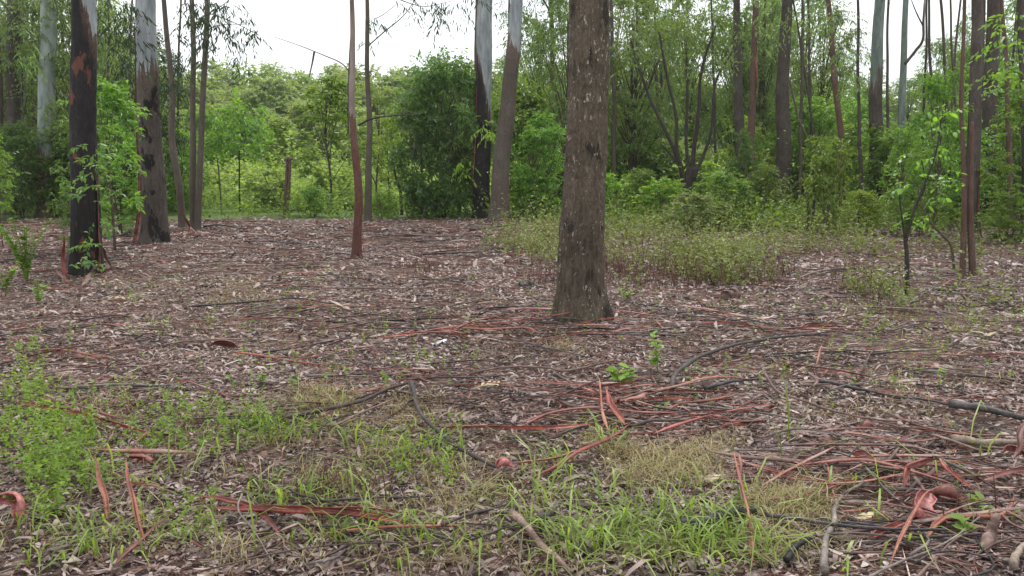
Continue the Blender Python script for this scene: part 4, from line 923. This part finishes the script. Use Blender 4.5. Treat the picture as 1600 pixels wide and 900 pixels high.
def tree(name, label, base, ptop, wb, wt, H, mat, bends=(), sides=14, rings=60, rough=.04, flare=.25, crown=True, group=None, Y=None, z0=-.08, fine=0.0, root=0.0, seed=0):
    "base / ptop: pixels of the foot and of where the stem leaves the frame (or ends); wb, wt: widths in pixels there"
    if Y is None: g = ground(*base); Y = g[1]
    else: g = atY(base[0], base[1], Y)
    gz_ = float(hgt(g[0], Y)); top = atY(ptop[0], ptop[1], Y); zt = top[2]
    t = thing(name, label, 'tree', (g[0], Y, gz_), 0, group)
    dx = (top[0] - g[0]) / (zt - gz_); k = Y / F / cT
    zs = np.concatenate([np.linspace(z0, .6, 10)[:-1], np.linspace(.6, zt - gz_, rings)] + ([np.linspace(zt - gz_, H, 8)[1:]] if H else []))
    x = dx * zs; y = np.zeros_like(zs); hb = zt - gz_
    for (bz, off) in bends: x = x + off * k * np.exp(-((zs / hb - bz) / .16) ** 2)
    rg = np.random.default_rng(seed + 5); y = y + .05 * np.sin(zs * .9 + rg.random() * 6) * (1 if wb < 60 else 0); x = x + .012 * np.sin(zs * 2.3 + rg.random() * 6)
    rb = wb / F * (Y * cT + (CAM_H - gz_) * sT) / 2; rt = wt / F * (Y * cT + (CAM_H - zt) * sT) / 2
    r = np.where(zs < hb, rb + (rt - rb) * np.clip(zs / hb, 0, 1) ** .8, rt * np.clip(1 - .75 * (zs - hb) / max(.1, (H or hb + 1) - hb), .2, 1))
    r = r * (1 + flare * np.exp(-np.clip(zs, 0, None) / (rb * 1.3)))
    V, T, Q = tube(np.stack([x, y, zs], -1), r, sides, 0, seed, True); n = len(zs)
    B = V[:n * sides].reshape(n, sides, 3); cen = np.stack([x, y, zs], -1)[:, None]; d = B - cen; ang = np.arctan2(d[..., 1], d[..., 0])
    zz = np.broadcast_to(zs[:, None], ang.shape); c, s_ = np.cos(ang), np.sin(ang)
    disp = rough * 2 * vnoise(np.stack([c * 1.6 + seed, s_ * 1.6, zz * 1.1], -1)) + rough * 1.4 * vnoise(np.stack([c * 3.5 + seed, s_ * 3.5, zz * 3], -1))
    if fine: disp = disp + fine * vnoise(np.stack([c * rb * 42 + seed, s_ * rb * 42, zz * 9], -1)) + fine * .8 * vnoise(np.stack([c * rb * 85, s_ * rb * 85 + 3, zz * 26], -1))
    if fine > .05: disp = disp + fine * 1.1 * (.35 - 2 * np.abs(vnoise(np.stack([c * rb * 26 + 7, s_ * rb * 26, zz * 3.2], -1)))) + fine * .6 * (.35 - 2 * np.abs(vnoise(np.stack([c * rb * 55 + 7, s_ * rb * 55, zz * 9], -1))))
    if root: disp = disp + root * np.exp(-np.clip(zz, 0, None) / .22) * (np.sin(ang * 5 + seed) * .5 + np.sin(ang * 3 + 1) * .5)
    B[:] = cen + d * (1 + disp)[..., None]; V[:n * sides] = B.reshape(-1, 3)
    link('trunk', make_mesh('trunk', V, T, Q, M[mat] if isinstance(mat, str) else mat, True), t)
    if crown and H:
        wv, lv = CAN[seed % 3]; p = (float(x[-1]), 0, H)
        link('limb', wv, t, p); link('crown', lv, t, p).rotation_euler = (0, 0, seed)
    t['_'] = 0; del t['_']
    t['sx'] = 0.0; del t['sx']
    TR[label] = (t, lambda z: (float(np.interp(z, zs, x)), 0.0, z), lambda z: float(np.interp(z, zs, r)), Y, gz_)
    return t
TR = {}
def px_z(py, Y, gz_): return atY(800, py, Y)[2] - gz_
m_hero = bark('thick_trunk_bark', LOW_BROWN, flecks=.40, fiss=11, ridge=1.0, patches=((.042, .034, .025, 1), .60))
m_char = bark('charred_bark', LOW_CHAR, UP_PALE, 6.7, tilt=8, ragged=.5, patches=((.13, .055, .04, 1), .60))
m_pale = bark('pale_gum_bark', LOW_DARK, UP_PALE, 3.8, tilt=-.6, ragged=.55, flecks=.12, patches=((.018, .014, .013, 1), .54))
m_char2 = bark('charred_twin_bark', LOW_CHAR, UP_PALE, 5.3, tilt=5.0, ragged=.7, patches=((.15, .07, .05, 1), .66))
m_twin = bark('leaning_twin_bark', LOW_GB, UP_PALE, 6.3, tilt=1.5, ragged=.4, flecks=.15)
m_grey = bark('grey_gum_bark', LOW_RED, UP_GREEN, 2.0, tilt=1.5, ragged=.8)
m_red = bark('red_sapling_bark', [(.3, (.04, .016, .015)), (.5, (.12, .052, .042)), (.7, (.24, .15, .12))], UP_BROWN, 2.75, ragged=.25, patches=((.02, .012, .012, 1), .60), fiss=14)
m_thin = bark('thin_stem_bark', LOW_GB, fiss=14)
m_redthin = bark('thin_red_stem_bark', LOW_RED, fiss=14)
m_brown = bark('brown_trunk_bark', LOW_DARK, fiss=10)
m_green = bark('grey_green_trunk_bark', LOW_DARK, UP_GREEN, 5.7, tilt=-2, ragged=.8)
m_split = bark('brown_and_pale_bark', LOW_DARK, UP_PALE, 4.6, tilt=8, ragged=.6)
tree('thick_tree', 'thick brown fissured trunk with pale flecks standing right of centre', (905, 500), (921, 0), 72, 60, 15, m_hero, sides=96, rings=300, rough=.05, flare=.30, fine=.085, root=.22, seed=1, bends=[(.45, 3)])
tree('gum_tree', 'charred black trunk with a rusty patch near the left edge', (138, 428), (127, 0), 43, 33, 16, m_char, sides=40, rings=110, rough=.05, flare=.2, fine=.06, root=.08, seed=2)
tree('gum_tree', 'pale grey gum whose lower trunk is dark rough bark, left of the clearing', (241, 380), (227, 0), 38, 29, 17, m_pale, sides=40, rings=110, rough=.04, flare=.25, fine=.04, seed=3, bends=[(.3, 3)])
tree('gum_tree', 'half-charred pale gum, left one of the twin trunks at centre', (752, 341), (758, 0), 27, 23, 18, m_char2, sides=32, rings=90, rough=.04, fine=.03, seed=4)
tree('gum_tree', 'leaning brown gum with a pale top, right one of the twin trunks', (779, 347), (808, 0), 31, 19, 18, m_twin, sides=32, rings=90, rough=.04, fine=.03, seed=5, bends=[(.3, -3)])
tree('slender_tree', 'slender brown stem just left of the twin trunks', (742, 338), (746, 0), 9, 7, 15, m_redthin, seed=6, rough=.08)
tree('gum_tree', 'grey-green smooth trunk at far left with reddish lower bark', (72, 338), (75, 0), 27, 22, 17, bark('far_left_gum_bark', LOW_RED, [(.3, (.12, .15, .13)), (.5, (.21, .25, .22)), (.7, (.31, .34, .31))], 2.6, tilt=1.0, ragged=.6), sides=28, rings=80, seed=7)
tree('gum_tree', 'dark forked trunk nearest the top left corner', (18, 335), (22, 0), 24, 17, 17, m_brown, sides=24, rings=70, seed=8, rough=.08)
tree('slender_tree', 'pale thin stem beside the dark trunk in the top left corner', (37, 330), (32, 0), 9, 9, 14, m_split, seed=9)
tree('slender_tree', 'thin brown stem right of the pale gum', (287, 355), (256, 0), 12, 7, 12, m_thin, seed=10, bends=[(.4, -6)], crown=False)
tree('slender_tree', 'left stem of the close pair of thin stems', (303, 357), (300, 0), 11, 7, 12, m_thin, seed=11, crown=False)
tree('slender_tree', 'right stem of the close pair of thin stems, leaning right', (309, 358), (325, 0), 10, 8, 12, m_thin, seed=12, crown=False, bends=[(.5, -3)])
tree('slender_tree', 'single reddish sapling with dark burn marks left of centre', (558, 400), (549, 0), 15, 7, 10, m_red, sides=20, rings=90, seed=13, rough=.10, flare=.35, bends=[(.25, 4), (.6, -1)], crown=False)
tree('slender_tree', 'pinkish thin stem just behind the reddish sapling', (575, 348), (573, 0), 12, 6, 11, m_thin, seed=14, rough=.08, bends=[(.4, 4)], crown=False)
tree('slender_tree', 'thin dark stem between the twin trunks and the thick trunk', (866, 323), (862, 0), 9, 6, 12, m_thin, seed=15)
tree('slender_tree', 'thin stem close on the right of the thick trunk', (959, 332), (955, 0), 9, 5, 12, m_thin, seed=16, bends=[(.5, 3)])
tree('gum_tree', 'tall slim dark trunk in the middle of the right half', (1157, 335), (1151, 0), 20, 10, 16, m_brown, seed=17, sides=18)
tree('gum_tree', 'tall trunk with reddish peeling bark beside the slim dark one', (1172, 332), (1180, 0), 13, 9, 16, m_redthin, seed=18, Y=29)
tree('gum_tree', 'brown trunk with a slight bulge right of the slim pair', (1221, 335), (1230, 0), 26, 16, 17, m_brown, seed=19, sides=22, rings=80, rough=.09, bends=[(.6, -4)])
tree('slender_tree', 'slim reddish trunk left of the sky gap at right', (1318, 348), (1295, 0), 11, 7, 13, m_redthin, seed=20, bends=[(.35, 5)], crown=False)
tree('gum_tree', 'grey-green trunk standing in the sky gap at right', (1362, 335), (1374, 0), 26, 15, 17, m_green, seed=21, sides=22, rings=80, bends=[(.3, 3)])
tree('gum_tree', 'pale forked trunk right of the grey-green one', (1407, 340), (1414, 0), 15, 8, 15, m_grey, seed=22, crown=False)
tree('slender_tree', 'thin red stem, left of the pair standing on the right litter', (1502, 432), (1508, 0), 9, 5, 11, m_redthin, seed=23, bends=[(.4, 2)], crown=False)
tree('slender_tree', 'thin red stem, right of the pair standing on the right litter', (1521, 433), (1519, 190), 11, 6, None, m_redthin, seed=24, crown=False)
tree('gum_tree', 'brown trunk rising behind the pair of thin red stems', (1516, 375), (1527, 0), 22, 16, 15, m_brown, seed=25, sides=20)
tree('gum_tree', 'pale-streaked grey trunk right of the brown one', (1545, 352), (1551, 0), 22, 18, 16, m_split, seed=26, sides=20)
tree('slender_tree', 'thin dark red stem near the right edge', (1582, 358), (1566, 0), 10, 5, 12, m_redthin, seed=27)
tree('gum_tree', 'brown trunk cut by the right edge of the picture', (1606, 356), (1597, 0), 18, 10, 14, m_brown, seed=28)
tree('slender_tree', 'thin dark stem in the upper right, left of the brown trunk', (1488, 345), (1470, 0), 6, 4, 12, m_thin, seed=29)
tree('slender_tree', 'pencil-thin stem in the upper right under the sky', (1500, 335), (1486, 20), 5, 3, 12, m_thin, seed=30)
tree('slender_tree', 'short dark stem in the dark foliage left of the thick trunk', (824, 333), (822, 285), 7, 5, None, m_redthin, seed=31, crown=False)
for i, (bx, by, tx, w, lab) in enumerate([(4, 335, -4, 9, 'thin stem at the very left edge'), (50, 332, 52, 6, 'thin pale stem left of the grey-green trunk'), (60, 330, 62, 5, 'second thin pale stem left of the grey-green trunk'),
     (28, 330, 44, 5, 'thin stem leaning across the far left'), (100, 325, 96, 7, 'thin stem between the grey-green and the charred trunk'), (200, 325, 206, 5, 'thin stem in the leaves left of the pale gum'), (275, 330, 282, 5, 'faint thin stem behind the thin brown stem'),
     (1272, 330, 1262, 6, 'thin dark stem right of the bulging brown trunk'), (1290, 335, 1240, 5, 'thin stem leaning left behind the slim reddish trunk'), (1190, 325, 1196, 6, 'thin stem right of the peeling trunk'), (1440, 330, 1448, 5, 'thin stem deep between forked trunk and red pair'), (1560, 330, 1590, 6, 'thin stem leaning right near the right edge'),
     (1030, 325, 1022, 5, 'thin stem left of the many-stemmed tree'), (895, 322, 890, 6, 'thin stem half hidden by the thick trunk'), (1345, 338, 1340, 7, 'thin dark stem just left of the grey-green trunk'), (1385, 330, 1388, 6, 'thin stem between the grey-green and forked trunks'), (1460, 345, 1452, 6, 'thin brown stem left of the red pair'), (1475, 350, 1500, 5, 'thin stem leaning right toward the red pair'), (1535, 350, 1538, 6, 'thin stem squeezed between brown and streaked trunks'), (1250, 335, 1254, 7, 'thin brown stem hugging the bulging trunk'), (1120, 328, 1112, 5, 'thin stem right of the fanned stems'), (990, 328, 996, 6, 'thin stem left of the fanned stems'), (218, 335, 214, 6, 'thin stem just left of the pale gum'), (165, 335, 170, 5, 'thin stem just right of the charred trunk'), (790, 325, 796, 5, 'thin stem behind the leaning twin')]):
    tree('slender_tree', lab, (bx, by), (tx, 0), w, w * .6, 12, m_thin if i % 2 else m_brown, seed=40 + i, sides=8, rings=24, crown=False)

# ---- stems and branches that stand free: many-stemmed tree, saplings, dead post
def branching(name, label, cat, base, Y, paths, mat, leaves=None, group=None):
    "paths: lists of (px, py, dY) with start and end widths in pixels; all in one wood mesh"
    if Y is None: Y = ground(*base)[1]
    g = atY(base[0], base[1], Y); low = base[1] > 290; g[2] = float(hgt(g[0], Y)) if low else g[2]; t = thing(name, label, cat, g, 0, group); k = Y / F / cT; first = True
    for pts, w0, w1 in paths:
        P = np.array([atY(p[0], p[1], Y + (p[2] if len(p) > 2 else 0)) for p in pts]) - g
        if first and low: P[0][2] = -.06
        n = max(8, len(P) * 6); Q = catmull(P, n)
        link('trunk' if first and low else 'branch', make_mesh('trunk' if first and low else 'branch', *tube(Q, np.linspace(w0, w1, n) * k / 2, 8, .12, len(pts)), M[mat] if isinstance(mat, str) else mat, True), t); first = False
    if leaves:
        lm, tips, lL, lW, n, Ls, dr, sd = leaves; rg = np.random.default_rng(sd); O, D = [], []
        for px, py, rx, ry, c in tips:
            for _ in range(c):
                a = rg.uniform(0, 6.28); rr = math.sqrt(rg.random()); O.append(atY(px + rx * rr * math.cos(a), py + ry * rr * math.sin(a), Y + rg.normal(0, .3)) - g); D.append([rg.normal(), rg.normal() * .6, rg.normal() * .4])
        link('crown', MB().add(*sprays(np.array(O), np.array(D), Ls, n, lL, lW, dr, sd, six=Y < 12)).mesh('crown', M[lm]), t)
    return t
m_dk = bark('dark_stem_bark', [(.3, (.015, .014, .012)), (.5, (.045, .038, .032)), (.7, (.12, .10, .085))], fiss=12)
branching('many_stemmed_tree', 'tree whose dark stems fan out from one foot right of the thick trunk', 'tree', (1070, 312), 26, [
  ([(1072, 318), (1074, 290), (1080, 262)], 18, 13), ([(1070, 300), (1060, 250, .3), (1040, 205, .5), (1010, 140, .8), (985, 60, 1)], 8, 3.5), ([(1072, 295), (1058, 240, -.3), (1056, 180, -.4), (1042, 120, -.5), (1030, 50, -.6)], 7, 3),
  ([(1078, 280), (1072, 220, .5), (1074, 150, .7), (1072, 60, 1)], 6, 3), ([(1080, 285), (1084, 235), (1092, 170, -.2), (1096, 110, -.3), (1118, 40, -.3)], 8, 3), ([(1082, 280), (1100, 240, .4), (1112, 200, .5), (1118, 130, .6), (1145, 80, .8)], 6, 2.5),
  ([(1060, 258), (1045, 238), (1030, 222)], 4, 2), ([(1056, 285), (1040, 300), (1028, 316)], 3, 1.5)], m_dk,
  ('grove', [(1000, 60, 50, 60, 40), (1040, 30, 60, 40, 40), (1090, 60, 50, 60, 40), (1140, 70, 40, 50, 30)], .14, .05, 11, .7, .5, 71))
branching('slender_sapling', 'slender dark sapling with forking top standing alone on the right litter', 'sapling', (1418, 462), None, [
  ([(1418, 465), (1417, 400), (1414, 372)], 8, 5.5), ([(1415, 378), (1428, 330), (1444, 290), (1462, 240), (1472, 180)], 5, 2), ([(1414, 372), (1408, 330), (1404, 290)], 3.5, 1.5), ([(1432, 322), (1446, 290), (1440, 250)], 2.5, 1.2)], m_dk,
  ('bush_mid', [(1445, 345, 22, 8, 3), (1415, 345, 16, 10, 4), (1470, 300, 20, 30, 4), (1440, 240, 30, 20, 4), (1475, 190, 24, 24, 8), (1410, 290, 14, 14, 5), (1455, 270, 30, 30, 8)], .075, .034, 7, .24, .25, 72))
branching('bent_sapling', 'thin bare sapling arching left toward the pair of red stems', 'sapling', (1492, 425), None, [([(1492, 425), (1486, 385), (1470, 365), (1455, 350)], 4.5, 3), ([(1455, 350), (1440, 318), (1432, 280)], 3, 1.5)], m_thin)
branching('leaning_sapling', 'thin leaning stem crossing behind the slim reddish trunk', 'sapling', (1302, 352), None, [([(1302, 352), (1290, 300), (1282, 255), (1250, 190), (1232, 120)], 5, 2.5), ([(1290, 300), (1312, 330)], 2, 2)], m_thin)
branching('dark_sapling', 'close pair of dark bare stems below the bulging brown trunk', 'sapling', (1264, 372), None, [([(1264, 374), (1263, 340), (1262, 300)], 6, 3), ([(1266, 370), (1271, 330), (1272, 280)], 5, 3), ([(1264, 355), (1268, 350)], 3, 3)], m_dk)
branching('clearing_sapling', 'small upright sapling with round crown in the clearing', 'sapling', (375, 330), None, [([(375, 332), (374, 290), (374, 235)], 3.2, 2)], m_dk, ('bush_mid', [(370, 215, 50, 24, 90), (372, 182, 44, 24, 80), (340, 232, 28, 12, 20), (395, 240, 22, 12, 14)], .15, .075, 9, .45, .3, 73))
branching('clearing_sapling', 'dark slanting sapling stem at the right of the clearing', 'sapling', (628, 336), None, [([(628, 338), (626, 300), (618, 275), (612, 240)], 5.5, 3)], m_dk, ('bush_mid', [(600, 215, 45, 24, 30), (580, 235, 30, 14, 16)], .13, .06, 9, .5, .3, 74))
branching('clearing_sapling', 'thin pale stem in the clearing behind the two thin stems', 'sapling', (590, 335), None, [([(590, 337), (588, 290), (592, 240)], 4, 2), ([(588, 290), (575, 260)], 2.5, 1.5)], m_thin)
branching('clearing_sapling', 'leaning thin stem by the dead post', 'sapling', (345, 300), 30, [([(345, 305), (342, 270), (338, 240)], 3, 1.5)], m_thin)
branching('dead_post', 'broken reddish dead stem with a splintered top in the clearing', 'dead stem', (446, 342), None, [([(444, 345), (446, 300), (449, 252)], 5, 4), ([(451, 312), (452, 280), (453, 250)], 5, 4.5), ([(446, 253), (450, 248), (455, 250)], 6, 7)], m_redthin)
branching('forked_branch', 'pale side branch curving up from the pale forked trunk', 'branch', (1418, 95), 24.5, [([(1414, 100), (1430, 80), (1442, 62), (1443, 30), (1446, -10)], 5, 3), ([(1442, 40), (1432, 20), (1424, 0)], 2.5, 1.2)], m_split) 
branching('arching_branch', 'thin bare branch arching across the sky left of the red sapling', 'branch', (552, 118), 14.8, [([(552, 122), (535, 100), (505, 86), (470, 72), (430, 58)], 2.2, .8), ([(491, 81), (488, 98), (483, 121)], 3.5, 1.5)], m_thin)
branching('arching_branch', 'thin branch curving up to the right from the two thin stems', 'branch', (576, 70), 24, [([(575, 72), (600, 50), (630, 25), (652, -5)], 2.2, .9), ([(585, 30), (600, 22), (618, 8)], 1.2, .8)], m_thin)
branching('arching_branch', 'dark green branch reaching right from the red sapling low down', 'branch', (560, 196), 14.8, [([(560, 196), (580, 186), (610, 181), (660, 178)], 3.5, 1.2)], m_dk)
def hang(label, px, py, Y, clusters, lm, seed, lL=.14, lW=.026, n=9, L=.5, droop=.8, name='leafy_branch', twig=None):
    g = atY(px, py, Y); t = thing(name, label, 'branch', g); rg = np.random.default_rng(seed)
    if twig:
        for pts in twig:
            P = np.array([atY(a, b, Y) for a, b in pts]) - g
            link('twig', make_mesh('twig', *tube(catmull(P, 10), np.linspace(1.8, .7, 10) * Y / F / 2, 5), m_thin, True), t)
    O, D = [], []
    for cx, cy, rx, ry, c in clusters:
        for _ in range(c):
            a = rg.uniform(0, 6.28); rr = math.sqrt(rg.random()); O.append(atY(cx + rx * rr * math.cos(a), cy + ry * rr * math.sin(a), Y + rg.normal(0, .35)) - g); D.append([rg.normal(), rg.normal() * .6, -.2 + rg.normal() * .3])
    link('crown', MB().add(*sprays(np.array(O), np.array(D), L, n, lL, lW, droop, seed)).mesh('crown', M[lm]), t); return t
hang('dark gum leaves hanging around the tops of the close pair of thin stems', 315, 20, 18, [(310, 30, 45, 50, 46), (350, 20, 40, 25, 26), (290, 110, 25, 60, 16), (335, 90, 20, 50, 8)], 'euc', 81, twig=[[(303, 60), (340, 40), (385, 38)], [(310, 30), (345, 10), (370, -10)]])
hang('isolated gum leaf cluster against the sky left of centre', 395, 48, 18, [(392, 45, 14, 14, 12), (352, 50, 10, 12, 5), (370, 95, 12, 14, 5), (355, 70, 10, 10, 3)], 'euc', 82, twig=[[(325, 20), (365, 35), (405, 55)]], L=.35)
hang('gum leaves around the top of the thin stem behind the red sapling', 578, 35, 24, [(583, 33, 14, 10, 8), (572, 60, 6, 8, 3), (598, 38, 6, 3, 2)], 'euc', 83, L=.3)
hang('gum leaves hanging from the top edge of the sky', 650, 5, 20, [(640, 4, 30, 10, 9), (672, 8, 25, 8, 8), (700, 8, 20, 10, 7), (688, 34, 9, 8, 5), (735, 0, 20, 8, 6)], 'euc', 84, twig=[[(610, -6), (660, 10), (705, 2)], [(690, 5), (690, 30)]])
hang('dark leaves above the charred and the pale gum trunks', 180, 30, 17, [(180, 30, 40, 40, 40), (104, 60, 8, 60, 9), (8, 30, 10, 40, 8), (200, 90, 30, 40, 18)], 'euc', 85)
hang('hanging leaves in the top right between the slim trunks', 1300, 30, 22, [(1270, 20, 40, 30, 20), (1310, 60, 30, 50, 14), (1200, 30, 30, 50, 20), (1330, 110, 20, 30, 6)], 'grove', 86, lL=.12, lW=.04)
hang('bright leaves dangling beside the charred twin trunk', 762, 200, 26, [(760, 205, 8, 16, 9), (728, 262, 10, 12, 8)], 'bush_bright', 87, L=.4, lL=.16, lW=.05)
hang('glossy dark sprig leaning over the foot of the charred trunk', 145, 370, 11.5, [(130, 375, 22, 8, 7), (158, 345, 16, 10, 6), (140, 305, 22, 20, 10), (135, 405, 14, 6, 4), (150, 250, 25, 30, 14)], 'bush_dark', 88, L=.28, lL=.08, lW=.035, droop=.15, n=10)
hang('broad drooping leaves at the upper right edge', 1590, 60, 13, [(1580, 60, 25, 60, 16), (1560, 110, 25, 30, 10)], 'bush_mid', 89, L=.35, lL=.1, lW=.045, droop=.3)
hang('dead-brown twiggy leaves by the top left dark trunk', 40, 60, 20, [(42, 80, 16, 30, 8)], 'grove', 90, L=.4)

# ---- peeling bark hanging on trunks
def peel(label_key, py0, py1, side, w, mat, seed):
    t, cen, rad, Y, gz_ = TR[label_key]; z0, z1 = px_z(py0, Y, gz_), px_z(py1, Y, gz_); n = 14; zz = np.linspace(z0, z1, n); rg = np.random.default_rng(seed); P = []
    for i, z in enumerate(zz):
        c = cen(z); r = rad(z) + .012 + .10 * (i / n) ** 3 * rg.uniform(.6, 1.4); P.append((c[0] + side * r * .9, -r * .45, z))
    link('bark_strip', make_mesh('bark_strip', *gutter(np.array(P), w, 2.2, 6, .6, seed=seed), M[mat], True), t)
K_ = {k.split()[0] + str(i): k for i, k in enumerate(TR)}
names_ = list(TR)
pale_, char_ = names_[2], names_[1]
peel(pale_, 30, 445, -1, .05, 'redbark', 1); peel(pale_, 100, 210, -1, .04, 'brownstick', 2); peel(pale_, 250, 385, -.95, .06, 'redbark', 3)
peel(char_, 180, 320, .6, .05, 'redbark', 4); peel(char_, 260, 425, .9, .05, 'redbark', 5); peel(char_, 300, 430, -1, .04, 'brownstick', 6)
peel(names_[3], 40, 300, -1, .05, 'redbark', 7); peel(names_[4], 95, 150, -.3, .07, 'brownstick', 8); peel(names_[12], 60, 215, -.9, .018, 'darkstick', 9)
peel(names_[17], 70, 160, .5, .06, 'orangebark', 10); peel(names_[24], 200, 420, .9, .03, 'redbark', 11)

# ---- seedlings and leafy plants one can point at
def seedling(name, label, px, py, H, nst, nl, lL, lW, mat, seed, lean=.35, cat='seedling'):
    rg = np.random.default_rng(seed); g = ground(px, py); g[2] = float(hgt(g[0], g[1])); t = thing(name, label, cat, g)
    for i in range(nst):
        a = rg.uniform(0, 6.28); h = H * rg.uniform(.6, 1.05); e = np.array([math.cos(a) * lean * h, math.sin(a) * lean * h, h]); P = catmull([(0, 0, -.02), e * [.3, .3, .5], e], 7)
        link('stem', make_mesh('stem', *tube(P, np.linspace(.004, .0015, 7) * max(1, H * 2), 5), M['weed'], True), t)
        q = rg.uniform(.25, 1, nl); B = np.stack([np.interp(q, np.linspace(0, 1, 7), P[:, j]) for j in range(3)], -1)
        b = rg.uniform(0, 6.28, nl); D = np.stack([np.cos(b), np.sin(b), rg.uniform(-.2, .5, nl)], -1)
        V, T, Q = leaves6(B, D, np.tile([0, 0, 1.], (nl, 1)) + rg.normal(0, .3, (nl, 3)), lL * rg.uniform(.6, 1.2, nl), lW * rg.uniform(.7, 1.1, nl), .08)
        for k in range(nl):
            link('leaf', make_mesh('leaf', V[k*6:k*6+6], [(0, 2, 1), (3, 4, 5)], [(1, 2, 4, 3)], M[mat]), t)
seedling('seedling', 'upright seedling with bright green leaves at centre right', 1028, 588, .32, 2, 13, .085, .05, 'bush_bright', 1, .15)
seedling('seedling', 'low seedling with four hanging bright leaves left of the upright one', 968, 600, .15, 3, 8, .11, .06, 'bush_bright', 2, .9)
seedling('seedling', 'tiny seedling on the strips below the upright seedling', 1035, 645, .13, 1, 6, .06, .03, 'weed', 3)
seedling('seedling', 'small broad-leaved seedling right of the rosy bark curl', 1520, 800, .08, 1, 5, .07, .05, 'weed', 4)
seedling('seedling', 'clump of bright leaves near the bottom right', 1500, 850, .10, 2, 6, .07, .045, 'weed', 5)
seedling('seedling', 'little seedling left of the olive grass', 410, 600, .13, 2, 7, .05, .03, 'weed', 6)
seedling('seedling', 'little seedling at left centre of the litter', 368, 605, .12, 1, 7, .045, .03, 'weed', 7)
seedling('seedling', 'yellowish small plant at the left foot of the weeds', 455, 602, .08, 1, 6, .04, .025, 'weed', 8)
seedling('leafy_plant', 'bright feathery plant with upright shoots at the left edge', 42, 440, 1.15, 10, 60, .085, .04, 'weed', 9, .42, 'plant')
seedling('leafy_plant', 'bright feathery shoot sagging to the litter at the left edge', 62, 478, .40, 3, 26, .065, .035, 'weed', 10, .5, 'plant')
seedling('leafy_plant', 'small feathery plant at far left below the trunks', 8, 460, .55, 4, 30, .07, .035, 'weed', 11, .4, 'plant')
seedling('leafy_plant', 'small green plant on the litter behind the slender sapling', 1385, 462, .25, 4, 14, .07, .04, 'bush_bright', 12, .6, 'plant')
seedling('leafy_plant', 'pale green low plant right of the thick trunk foot', 980, 468, .16, 4, 12, .06, .035, 'cover', 13, .8, 'plant')


# ------------------------------------------------------------------ thin damp air
hv = [(x, y, z) for x in (-320, 320) for y in (-30, 260) for z in (-1.6, 34)]
hz = make_mesh('haze', hv, None, [(0, 1, 3, 2), (4, 6, 7, 5), (0, 4, 5, 1), (2, 3, 7, 6), (0, 2, 6, 4), (1, 5, 7, 3)])
hm = bpy.data.materials.new('haze'); hm.use_nodes = True; hn = hm.node_tree.nodes; hn.clear(); ho = hn.new("ShaderNodeOutputMaterial"); hp = hn.new("ShaderNodeVolumePrincipled")
hp.inputs['Density'].default_value = 0.0004; hp.inputs['Color'].default_value = (.95, .98, 1.0, 1); hp.inputs['Anisotropy'].default_value = .2
hm.node_tree.links.new(hp.outputs[0], ho.inputs['Volume']); hz.materials.append(hm)
link('haze', hz, kind='stuff', label='thin pale haze between the trees', category='haze')
sc.cycles.volume_bounces = 1
